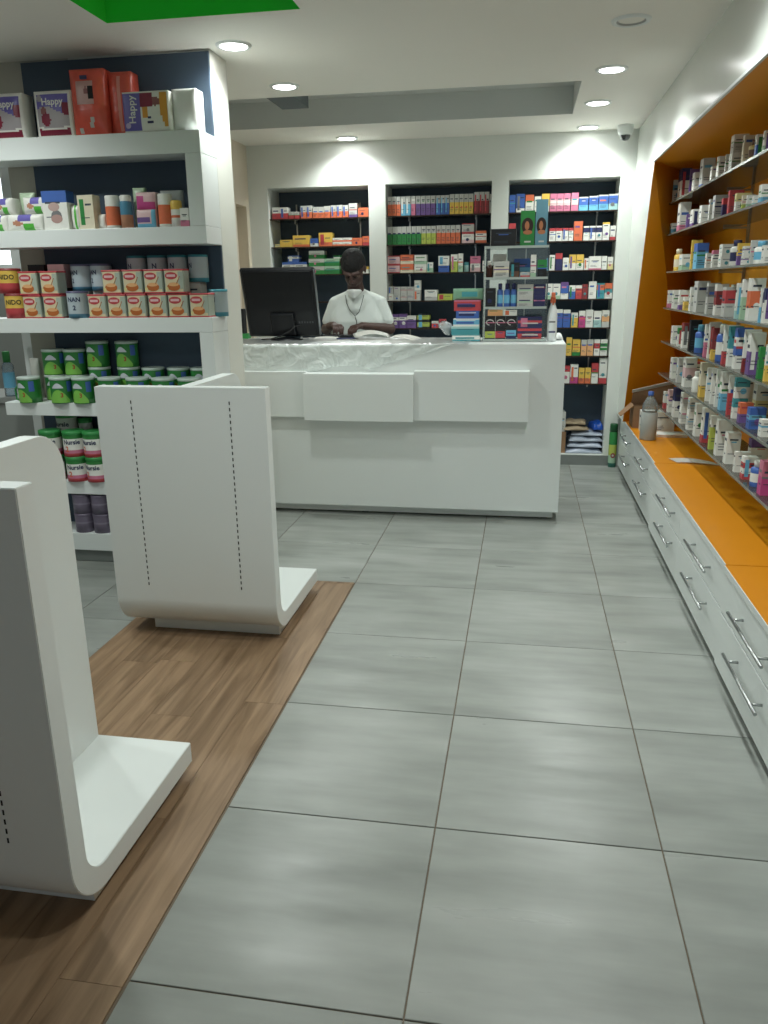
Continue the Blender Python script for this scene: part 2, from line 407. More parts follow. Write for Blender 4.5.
# dome camera
t = thing('dome_camera', 'small white dome security camera on the ceiling in the far right corner', 'camera', (.86, 5.13, CEIL)); t.scale = (.9, .9, .95)
lathe_o('housing', [(0, 0), (.062, 0), (.064, -.015), (.058, -.05), (.05, -.068), (.043, -.07)], WHITE, t, 28)
lathe_o('dome', [(.043, -.068), (.038, -.088), (.024, -.104), (0, -.11)], mat('smoked_dome', '#22262a', .08, coat=1), t, 28)

# ------------------------------------------------------------------ service counter
t = thing('service_counter', 'long white lacquered service counter with stepped front panels across the aisle', 'counter', (-.8, 3.9, 0))
def CB(n, b, m=WHITE, bev=.0015): return boxo(n, (b[0]+.8, b[1]+.8, b[2]-3.9, b[3]-3.9, b[4], b[5]), m, t, bev=bev)
CB('body', (-2.025, .442, 3.60, 4.22, .063, 1.06))
CB('top', (-2.025, .442, 3.60, 4.22, 1.06, 1.094))
CB('kick', (-2.02, .412, 3.66, 4.18, 0.012, .063))
for x in (-1.9, -.8, .36):
    bm = bmesh.new(); box(bm, x+.8-.02, x+.8+.02, -.215, -.175, 0, .012); finish('foot', bm, BLACKM, t)
CB('front_panel', (-1.135, -.452, 3.485, 3.60, .636, .925), bev=.002)
CB('front_panel', (-.452, .236, 3.52, 3.60, .64, .940), bev=.002)
CB('front_panel', (-1.98, -1.135, 3.555, 3.60, .645, .93), bev=.002)

# clear film lying over the counter top and hanging over its front edge
bm = bmesh.new(); nx, ny = 70, 26; g = []
for i in range(nx+1):
    x = -2.0 + i*(1.87/nx); row = []
    hang = .155 + .02*math.sin(x*9) if x < -.75 else max(.0, .155*(1-(x+.75)/.55))
    hang = max(hang, .004)
    for j in range(ny+1):
        s = j/ny
        if s < .6:
            q = s/.6; y = 4.12 - q*(4.12-3.592)
            z = 1.097 + .006*abs(math.sin(x*23+q*7))*abs(math.cos(q*15+x*6)) + .012*max(0, math.sin(x*5.3+q*9))**4*(1-q)
        else:
            q = (s-.6)/.4; y = 3.592 - .006*abs(math.sin(x*17+q*4)) - .004*q; z = 1.097 - q*hang
        row.append(bm.verts.new((x, y, z)))
    g.append(row)
for i in range(nx):
    for j in range(ny): bm.faces.new((g[i][j], g[i+1][j], g[i+1][j+1], g[i][j+1])).smooth = True
tag(finish('plastic_film', bm, FILM, smooth=None), 'crinkled clear plastic film spread over counter top and front edge', 'plastic sheet')

# ------------------------------------------------------------------ J-shaped display stands
SLOT = mat('slot_black', '#15181a', .8)
def stand(loc, label, cx=0.0):
    t = thing('display_stand', label, 'display stand', loc, 0, 'white J-shaped display stands')
    W, D, H, T, R = .70, .65, 1.07, .056, .138
    zb = .045
    prof_o, prof_i = [], []
    prof_o.append((0, H)); prof_i.append((T, H))
    n = 14
    for k in range(n+1):
        a = PI + k*(PI/2)/n
        prof_o.append((R + R*math.cos(a), zb + R + R*math.sin(a)))
        prof_i.append((R + (R-T-.008)*math.cos(a), zb + R + (R-T-.008)*math.sin(a)))
    prof_o.append((D, zb)); prof_i.append((D, zb+T+.008))
    bm = bmesh.new()
    def vs(x): return [bm.verts.new((x, y, z)) for y, z in prof_o], [bm.verts.new((x, y, z)) for y, z in prof_i]
    o0, i0 = vs(-W/2); o1, i1 = vs(W/2); m = len(o0)
    for k in range(m-1):
        for f in ((o0[k], o1[k], o1[k+1], o0[k+1]), (i0[k], i0[k+1], i1[k+1], i1[k]), (o0[k], o0[k+1], i0[k+1], i0[k]), (o1[k], i1[k], i1[k+1], o1[k+1])):
            bm.faces.new(f)
    bm.faces.new((o0[0], i0[0], i1[0], o1[0])); bm.faces.new((o0[-1], o1[-1], i1[-1], i0[-1]))
    bmesh.ops.recalc_face_normals(bm, faces=bm.faces)
    bmesh.ops.bevel(bm, geom=[e for e in bm.edges if len(e.link_faces) == 2 and e.calc_face_angle(0) > 1.0], offset=.002, segments=2, affect='EDGES')
    p = finish('curved_panel', bm, WHITE, t)
    for q in p.data.polygons: q.use_smooth = True
    p.data.set_sharp_from_angle(angle=math.radians(24))
    md = p.modifiers.new('n', 'WEIGHTED_NORMAL'); md.keep_sharp = True
    # slots in the front
    for sx in (-.200, .205):
        bm = bmesh.new(); z = .245
        while z < 1.02:
            box(bm, sx-.0022, sx+.0022, -.0008, .004, z, z+.013); z += .0245
        s = finish('slot_row', bm, SLOT, t); s['kind'] = 'stuff'
    # spine with a rounded upper back corner
    sp = [(T-.004, zb+T+.002), (T-.004, H-.004)]
    Rr = .11
    for k in range(9):
        a = PI/2 - k*(PI/2)/8
        sp.append((D-Rr-.004 + Rr*math.cos(a), H-.004-Rr + Rr*math.sin(a)))
    sp.append((D-.004, zb+T+.002))
    bm = bmesh.new()
    a = [bm.verts.new((cx-.026, y, z)) for y, z in sp]; b = [bm.verts.new((cx+.026, y, z)) for y, z in sp]
    bm.faces.new(a); bm.faces.new(b[::-1])
    for k in range(len(sp)): bm.faces.new((a[k], b[k], b[(k+1) % len(sp)], a[(k+1) % len(sp)]))
    bmesh.ops.recalc_face_normals(bm, faces=bm.faces)
    bmesh.ops.bevel(bm, geom=[e for e in bm.edges if e.calc_face_angle(0) > 1.0], offset=.0015, segments=1, affect='EDGES')
    finish('spine', bm, WHITE, t)
    boxo('plinth', (-W/2+.10, W/2-.03, .115, D-.1, 0.001, zb+.001), WHITE, t)
    return t
stand((-1.115, 1.632, .001), 'white J-shaped display stand in mid-floor, its slotted back facing the camera')
stand((-1.112, .085, .001), 'nearest white J-shaped display stand, cut off by the left picture edge', .024)

# ------------------------------------------------------------------ left shelving
t = thing('display_shelving', 'white meander-shaped wall shelving with dark back panel holding baby goods', 'shelving', (-1.8, 2.5, 0))
def SB(n, b, m=WHITE, bev=.002): return boxo(n, (b[0]+1.8, b[1]+1.8, b[2]-2.5, b[3]-2.5, b[4], b[5]), m, t, bev=bev)
XL, XRr = -2.60, -1.300
SB('back_panel', (-2.275, -1.308, 2.7005, 2.7145, .80, 2.505), NAVY); SB('back_panel', (-2.40, -1.308, 2.7005, 2.7145, .165, .7995), NAVY)
BZ = [(2.038, 2.135), (1.641, 1.72), (1.229, 1.301), (.807, .874), (.388, .46), (.072, .168)]
for k, (z0, z1) in enumerate(BZ):
    SB('shelf_board', (-2.48 if k == 3 else XL, XRr, 2.50, 2.70, z0, z1))
SB('post', (-1.378, XRr, 2.50, 2.70, 1.7205, 2.0375)); SB('post', (-1.372, XRr, 2.50, 2.70, .8745, 1.2285)); SB('post', (-1.372, XRr, 2.50, 2.70, .1685, .3875))
SB('plinth', (-2.4, -1.32, 2.525, 2.70, .001, .0715), SKIRT)

# ------------------------------------------------------------------ packs and cans
PAL = {'W': ('#e4e4dc', 'white'), 'w': ('#bfc0ba', 'pale grey'), 'k': ('#77797a', 'grey'), 'K': ('#1b1d20', 'black'), 'G': ('#1d8a3c', 'green'), 'g': ('#9fc7a4', 'pale green'),
 'L': ('#b2c23a', 'lime'), 'B': ('#2b5fb5', 'blue'), 'b': ('#59b1d6', 'light blue'), 'N': ('#252a5e', 'navy'), 'R': ('#c3313a', 'red'), 'r': ('#8e2a2c', 'dark red'),
 'P': ('#cf6b8d', 'pink'), 'p': ('#dfb6b8', 'pale pink'), 'M': ('#c92d86', 'magenta'), 'V': ('#6f4b93', 'purple'), 'O': ('#e2672e', 'orange'), 'o': ('#e9a967', 'pale orange'),
 'Y': ('#e8bd2d', 'yellow'), 'y': ('#e3d48a', 'pale yellow'), 'T': ('#2f97a0', 'teal'), 't': ('#9cc9c7', 'pale teal'), 'C': ('#ddd3b6', 'cream'), 'n': ('#6d4a33', 'brown')}
def pm(c):
    col = srgb(PAL[c][0]); g = sum(col)/3; col = tuple(v*.84+g*.16 for v in col)
    return mat('printed_card_' + PAL[c][1].replace(' ', '_'), col, .45, noise=.06, scale=60)
INK = mat('printed_ink', '#3c4450', .6, noise=0)
def bands(code):
    """'O5w5' -> list of (colour letter, share from the bottom up)"""
    L = [(code[i], int(code[i+1])) for i in range(0, len(code)-1, 2) if code[i+1].isdigit()]
    s = sum(v for _, v in L); z = 0; out = []
    for c, v in L: out.append((c, z/s, (z+v)/s)); z += v
    return out
def words(code):
    cs = []
    for c, a, b in sorted(bands(code), key=lambda q: -(q[2]-q[1])):
        if PAL[c][1] not in cs: cs.append(PAL[c][1])
    return ' and '.join(cs[:2])
BOXC = {}
def carton_mesh(w, d, h, code):
    key = (round(w, 3), round(d, 3), round(h, 3), code)
    if key in BOXC: return BOXC[key]
    bm = bmesh.new(); bs = bands(code); cols = []
    for c, _, _ in bs:
        if c not in cols: cols.append(c)
    dominant = max(bs, key=lambda q: q[2]-q[1])[0]
    ring = []
    levels = [0] + [b[2]*h for b in bs]
    for z in levels: ring.append([bm.verts.new(p) for p in ((-w/2, 0, z), (w/2, 0, z), (w/2, d, z), (-w/2, d, z))])
    for i in range(len(levels)-1):
        for k in range(4):
            f = bm.faces.new((ring[i][k], ring[i][(k+1) % 4], ring[i+1][(k+1) % 4], ring[i+1][k])); f.material_index = cols.index(bs[i][0])
    bm.faces.new(ring[0][::-1]).material_index = cols.index(bs[0][0]); bm.faces.new(ring[-1]).material_index = cols.index(bs[-1][0])
    # printed mark and lines of small print on the front and on the left side
    rnd = random.Random(sum(ord(q)*(k+3) for k, q in enumerate(code))+int(h*50+.5)*7+(int(w*4000) if code[0] in 'WwCk' else 0))
    e = .0006; ni = len(cols); acc = rnd.choice('RBNTGVkPOb'); a = w*.38; st = rnd.randrange(5); zt = h*rnd.uniform(.6, .86)
    def fr(x0, x1, z0, z1, mi): quad(bm, ((x0, -e, z0), (x1, -e, z0), (x1, -e, z1), (x0, -e, z1)), mi)
    def sd(y0, y1, z0, z1, mi): quad(bm, ((-w/2-e, y1, z0), (-w/2-e, y0, z0), (-w/2-e, y0, z1), (-w/2-e, y1, z1)), mi)
    def disc(cx, cz, r, mi):
        f = bm.faces.new([bm.verts.new((cx+r*math.cos(k*PI/6), -e, cz+r*math.sin(k*PI/6))) for k in range(12)]); f.material_index = mi
    if st == 0: fr(-a, a*rnd.uniform(.3, 1), zt-.09*h, zt, ni)
    elif st == 1: disc(rnd.uniform(-.3, .3)*a, h*.35, min(a*.6, h*.16), ni); fr(-a, a*.6, zt-.05*h, zt, ni+1)
    elif st == 2: fr(-a, -a+.28*w, h*.12, h*.88, ni); fr(-a+.36*w, a, zt-.06*h, zt, ni+1)
    elif st == 3: fr(-w*.5, w*.5, h*.50, h*.56, ni); fr(-a, a*.5, h*.66, h*.72, ni+1)
    else: fr(-a*.8, a*.8, zt-.05*h, zt, ni+1); fr(-a*.5, a*.5, zt-.12*h, zt-.08*h, ni)
    if h > .06:
        for q in range(rnd.choice((1, 2, 3))):
            z = h*(.32-.08*q); fr(-a, a*rnd.uniform(0, .9), z, z+.022*h, ni+1)
    sd(d*.2, d*.85, zt-.08*h, zt, ni if st % 2 else ni+1); sd(d*.2, d*.6, h*.3, h*.34, ni+1)
    me = bpy.data.meshes.new('carton')
    for c in cols: me.materials.append(pm(c))
    me.materials.append(pm(acc if acc != dominant else 'W')); me.materials.append(INK)
    bm.to_mesh(me); bm.free(); BOXC[key] = me; return me
def carton(x, y, z, w, d, h, code, label, cat='medicine box', group=None, rotz=0, name='medicine_box'):
    o = link(name, carton_mesh(w, d, h, code), None, (x, y, z), (0, 0, rotz)); return tag(o, label, cat, group)
def bottle(x, y, z, r, h, body, cap, label, group=None, name='bottle', n=16, band=None):
    t = thing(name, label, 'bottle', (x, y, z), 0, group)
    hb = h*.76
    prof = [(0, 0), (r*.95, 0), (r, .004), (r, hb*.25), (r, hb*.7), (r, hb*.9), (r*.8, hb*.97), (r*.5, hb)]
    lathe_o('body', prof, [body, band or body], t, n, mi=[0, 0, 0, 1, 0, 0, 0])
    lathe_o('cap', [(r*.5, hb), (r*.62, hb), (r*.62, h*.98), (r*.55, h), (0, h)], cap, t, n)
    return t

N1=[(1.967, [(-1.854, -1.789, 0, 0.091, 'R5W5', 'box'), (-1.787, -1.722, 0, 0.09, 'R5W5', 'box'), (-1.717, -1.674, 0, 0.055, 'R5w5', 'box'), (-1.668, -1.626, 0, 0.054, 'R5w5', 'box'), (-1.616, -1.569, 0, 0.097, 'O5w5', 'box'), (-1.566, -1.521, 0, 0.098, 'O5w5', 'box'), (-1.514, -1.468, 0, 0.086, 'O5w5', 'box'), (-1.466, -1.422, 0, 0.085, 'O5w5', 'box'), (-1.419, -1.371, 0, 0.09, 'O5w5', 'box'), (-1.365, -1.321, 0, 0.094, 'O5w5', 'box'), (-1.318, -1.271, 0, 0.095, 'O5w5', 'box'), (-1.268, -1.222, 0, 0.093, 'O5w5', 'box'), (-1.217, -1.148, 0, 0.105, 'V2w8', 'box'), (-1.142, -1.063, 0, 0.07, 'O9', 'box')]), (1.751, [(-1.844, -1.803, 0, 0.026, 'y9', 'box'), (-1.8, -1.693, 0, 0.057, 'Y9', 'box'), (-1.69, -1.553, 0, 0.089, 'O2Y8', 'box'), (-1.545, -1.478, 0, 0.063, 'W4B6', 'box'), (-1.472, -1.363, 0, 0.105, 'O3Y3Y4', 'box'), (-1.359, -1.279, 0, 0.032, 'O4W6', 'box'), (-1.358, -1.278, 0.032, 0.031, 'O4W6', 'box'), (-1.277, -1.2, 0, 0.032, 'O4W6', 'box'), (-1.276, -1.199, 0.032, 0.031, 'O4W6', 'box'), (-1.197, -1.113, 0, 0.06, 'O9', 'box'), (-1.111, -1.056, 0, 0.071, 'R3O6', 'box')]), (1.535, [(-1.79, -1.69, 0, 0.099, 'B5W3B2', 'box'), (-1.687, -1.581, 0, 0.099, 'B5W3B2', 'box'), (-1.74, -1.649, 0.099, 0.051, 'B5W3B2', 'box'), (-1.566, -1.435, 0, 0.062, 'G5w5', 'box'), (-1.564, -1.433, 0.062, 0.059, 'G5w5', 'box'), (-1.561, -1.431, 0.121, 0.062, 'G5w5', 'box'), (-1.433, -1.308, 0, 0.062, 'G6g4', 'box'), (-1.431, -1.306, 0.062, 0.059, 'G6g4', 'box'), (-1.353, -1.3, 0.12, 0.025, 'W4G6', 'box'), (-1.164, -1.117, 0, 0.048, 'Y9', 'box'), (-1.112, -1.067, 0, 0.054, 'W6Y4', 'box')])]
N2=[(1.967, [(-0.903, -0.869, 0, 0.145, 'O6w4', 'box'), (-0.868, -0.834, 0, 0.144, 'O6w4', 'box'), (-0.832, -0.799, 0, 0.143, 'O6w4', 'box'), (-0.796, -0.758, 0, 0.143, 'b6w4', 'box'), (-0.757, -0.719, 0, 0.144, 'b6w4', 'box'), (-0.715, -0.68, 0, 0.144, 'P6w4', 'box'), (-0.677, -0.64, 0, 0.144, 'V6w4', 'box'), (-0.638, -0.6, 0, 0.144, 'V6w4', 'box'), (-0.598, -0.561, 0, 0.143, 'V6w4', 'box'), (-0.559, -0.522, 0, 0.143, 'V6w4', 'box'), (-0.518, -0.484, 0, 0.143, 'B6w4', 'box'), (-0.483, -0.449, 0, 0.143, 'B6w4', 'box'), (-0.448, -0.414, 0, 0.143, 'B6w4', 'box'), (-0.411, -0.375, 0, 0.149, 'Y6w4', 'box'), (-0.374, -0.338, 0, 0.149, 'Y6w4', 'box'), (-0.337, -0.301, 0, 0.149, 'Y6w4', 'box'), (-0.3, -0.264, 0, 0.148, 'Y6w4', 'box'), (-0.263, -0.228, 0, 0.148, 'Y6w4', 'box'), (-0.221, -0.183, 0, 0.158, 'r6w4', 'box'), (-0.182, -0.144, 0, 0.158, 'r6w4', 'box'), (-0.143, -0.105, 0, 0.158, 'r6w4', 'box'), (-0.103, -0.085, 0, 0.141, 'w9', 'box')]), (1.751, [(-0.906, -0.869, 0, 0.137, 'G6w4', 'box'), (-0.867, -0.83, 0, 0.136, 'G6w4', 'box'), (-0.828, -0.791, 0, 0.136, 'G6w4', 'box'), (-0.789, -0.753, 0, 0.136, 'G6w4', 'box'), (-0.751, -0.714, 0, 0.136, 'G6w4', 'box'), (-0.712, -0.676, 0, 0.136, 'G6w4', 'box'), (-0.674, -0.637, 0, 0.136, 'G6w4', 'box'), (-0.634, -0.597, 0, 0.136, 'L6w4', 'box'), (-0.595, -0.557, 0, 0.136, 'L6w4', 'box'), (-0.556, -0.518, 0, 0.136, 'L6w4', 'box'), (-0.514, -0.478, 0, 0.138, 'O6w4', 'box'), (-0.476, -0.44, 0, 0.138, 'O6w4', 'box'), (-0.438, -0.402, 0, 0.137, 'O6w4', 'box'), (-0.4, -0.364, 0, 0.137, 'O6w4', 'box'), (-0.362, -0.326, 0, 0.138, 'O6w4', 'box'), (-0.313, -0.218, 0, 0.077, 'p3W5R1', 'box'), (-0.314, -0.219, 0.077, 0.071, 'R1w7R1', 'box'), (-0.205, -0.121, 0, 0.091, 'O2W5O2', 'box')]), (1.535, [(-0.908, -0.809, 0, 0.064, 'R1p7R1', 'box'), (-0.908, -0.808, 0.064, 0.069, 'R1p7R1', 'box'), (-0.805, -0.696, 0, 0.068, 'C3O6', 'box'), (-0.804, -0.696, 0.068, 0.071, 'C3O6', 'box'), (-0.691, -0.592, 0, 0.065, 'C3W6', 'box'), (-0.69, -0.592, 0.065, 0.071, 'g3W6', 'box'), (-0.589, -0.54, 0, 0.078, 'g4W5', 'box'), (-0.497, -0.409, 0, 0.051, 'B8', 'box'), (-0.497, -0.409, 0.051, 0.074, 'W9', 'box'), (-0.398, -0.343, 0, 0.135, 'L6W4', 'box'), (-0.339, -0.301, 0, 0.141, 'g3W6', 'box'), (-0.294, -0.254, 0, 0.073, 't9', 'jar'), (-0.243, -0.164, 0, 0.063, 'p5W5', 'box'), (-0.244, -0.165, 0.063, 0.055, 'P9', 'box'), (-0.148, -0.119, 0, 0.083, 'W9', 'box')]), (1.318, [(-0.904, -0.862, 0, 0.053, 'W9', 'box'), (-0.859, -0.808, 0, 0.053, 'w9', 'box'), (-0.805, -0.752, 0, 0.053, 'w9', 'box'), (-0.749, -0.697, 0, 0.053, 'w9', 'box'), (-0.695, -0.64, 0, 0.082, 'w9', 'box'), (-0.904, -0.862, 0.053, 0.06, 'w9', 'box'), (-0.859, -0.807, 0.053, 0.057, 'w9', 'box'), (-0.805, -0.752, 0.053, 0.057, 'w9', 'box'), (-0.749, -0.696, 0.053, 0.057, 'w9', 'box'), (-0.691, -0.638, 0.082, 0.076, 'W9', 'box'), (-0.607, -0.505, 0, 0.083, 'w3W6', 'box'), (-0.502, -0.384, 0, 0.05, 'L9', 'box')]), (1.1, [(-0.885, -0.822, 0, 0.112, 'V5W2V2', 'box'), (-0.819, -0.754, 0, 0.113, 'V5W2V2', 'box'), (-0.752, -0.676, 0, 0.099, 'V6W3', 'box'), (-0.668, -0.567, 0, 0.057, 'K2L6K2', 'box'), (-0.668, -0.568, 0.057, 0.055, 'K2L6K2', 'box'), (-0.549, -0.494, 0, 0.054, 'R6W3', 'box'), (-0.491, -0.434, 0, 0.07, 'W4R5', 'box')])]
N3=[(1.967, [(0.051, 0.097, 0, 0.129, 'B9', 'box'), (0.103, 0.167, 0, 0.136, 'W2B7', 'box'), (0.173, 0.236, 0, 0.127, 'W5O3', 'box'), (0.241, 0.291, 0, 0.113, 'W9', 'box'), (0.295, 0.354, 0, 0.131, 'w3Y6', 'box'), (0.358, 0.408, 0, 0.129, 'P3p3P3', 'box'), (0.41, 0.459, 0, 0.128, 'P3p3P3', 'box'), (0.461, 0.51, 0, 0.129, 'P3p3P3', 'box'), (0.516, 0.57, 0, 0.131, 'P3p3P3', 'box'), (0.574, 0.643, 0, 0.1, 'b4B5w1', 'box'), (0.649, 0.717, 0, 0.104, 'b4B5w1', 'box'), (0.721, 0.791, 0, 0.111, 'b4B5w1', 'box'), (0.794, 0.86, 0, 0.114, 't4B5w1', 'box')]), (1.751, [(0.051, 0.105, 0, 0.139, 'R9', 'box'), (0.363, 0.41, 0, 0.096, 'W7R2', 'box'), (0.413, 0.459, 0, 0.096, 'W7R2', 'box'), (0.462, 0.506, 0, 0.096, 'W7R2', 'box'), (0.509, 0.544, 0, 0.096, 'W7R2', 'box'), (0.547, 0.612, 0, 0.142, 'O9', 'box'), (0.619, 0.662, 0, 0.106, 'W5N3W1', 'box'), (0.665, 0.71, 0, 0.106, 'W5N3W1', 'box'), (0.713, 0.758, 0, 0.106, 'W5N3W1', 'box'), (0.762, 0.813, 0, 0.13, 'W8Y1', 'box'), (0.818, 0.858, 0, 0.104, 'R2W7', 'box')]), (1.535, [(0.351, 0.371, 0, 0.094, 'b9', 'box'), (0.373, 0.414, 0, 0.116, 'W9', 'box'), (0.418, 0.471, 0, 0.128, 'N6R3', 'box'), (0.475, 0.521, 0, 0.094, 'W9', 'box'), (0.524, 0.574, 0, 0.116, 'W4Y5', 'box'), (0.577, 0.632, 0, 0.116, 'W4Y5', 'box'), (0.637, 0.671, 0, 0.087, 'W9', 'box'), (0.673, 0.766, 0, 0.101, 'P1W8', 'box'), (0.769, 0.808, 0, 0.101, 'W9', 'box'), (0.814, 0.854, 0, 0.094, 'y4W5', 'box')]), (1.318, [(0.353, 0.407, 0, 0.119, 'g2W7', 'box'), (0.41, 0.466, 0, 0.118, 'g2W7', 'box'), (0.468, 0.528, 0, 0.13, 'W3B4V2', 'box'), (0.534, 0.581, 0, 0.104, 'B5W4', 'box'), (0.584, 0.631, 0, 0.103, 'R7W2', 'box'), (0.633, 0.675, 0, 0.111, 'r9', 'box'), (0.682, 0.741, 0, 0.132, 'W9', 'box'), (0.745, 0.802, 0, 0.118, 'T5O3T1', 'box'), (0.805, 0.861, 0, 0.117, 'W3T2O3', 'box')]), (1.1, [(0.435, 0.494, 0, 0.14, 'B8W2', 'box'), (0.498, 0.554, 0, 0.136, 'B8W2', 'box'), (0.561, 0.612, 0, 0.113, 'Y6W3', 'box'), (0.619, 0.669, 0, 0.127, 'M6W3', 'box'), (0.672, 0.729, 0, 0.135, 'W9', 'box'), (0.733, 0.792, 0, 0.125, 't4W5', 'box'), (0.796, 0.852, 0, 0.13, 'w3o3W3', 'box')]), (0.88, [(0.533, 0.577, 0, 0.141, 'Y9', 'box'), (0.582, 0.642, 0, 0.125, 'G2Y7', 'box'), (0.648, 0.692, 0, 0.122, 'o7w3', 'box'), (0.696, 0.743, 0, 0.125, 'o7w3', 'box'), (0.749, 0.793, 0, 0.125, 'W4R3W2', 'box'), (0.797, 0.851, 0, 0.125, 'W3G4W2', 'box')]), (0.66, [(0.504, 0.571, 0, 0.137, 'W6R3', 'box'), (0.575, 0.636, 0, 0.148, 'M3W6', 'box'), (0.642, 0.687, 0, 0.121, 'O3Y6', 'box'), (0.691, 0.736, 0, 0.122, 'O3Y6', 'box'), (0.741, 0.793, 0, 0.159, 'W5R4', 'box'), (0.799, 0.86, 0, 0.198, 'R2W7', 'box')])]
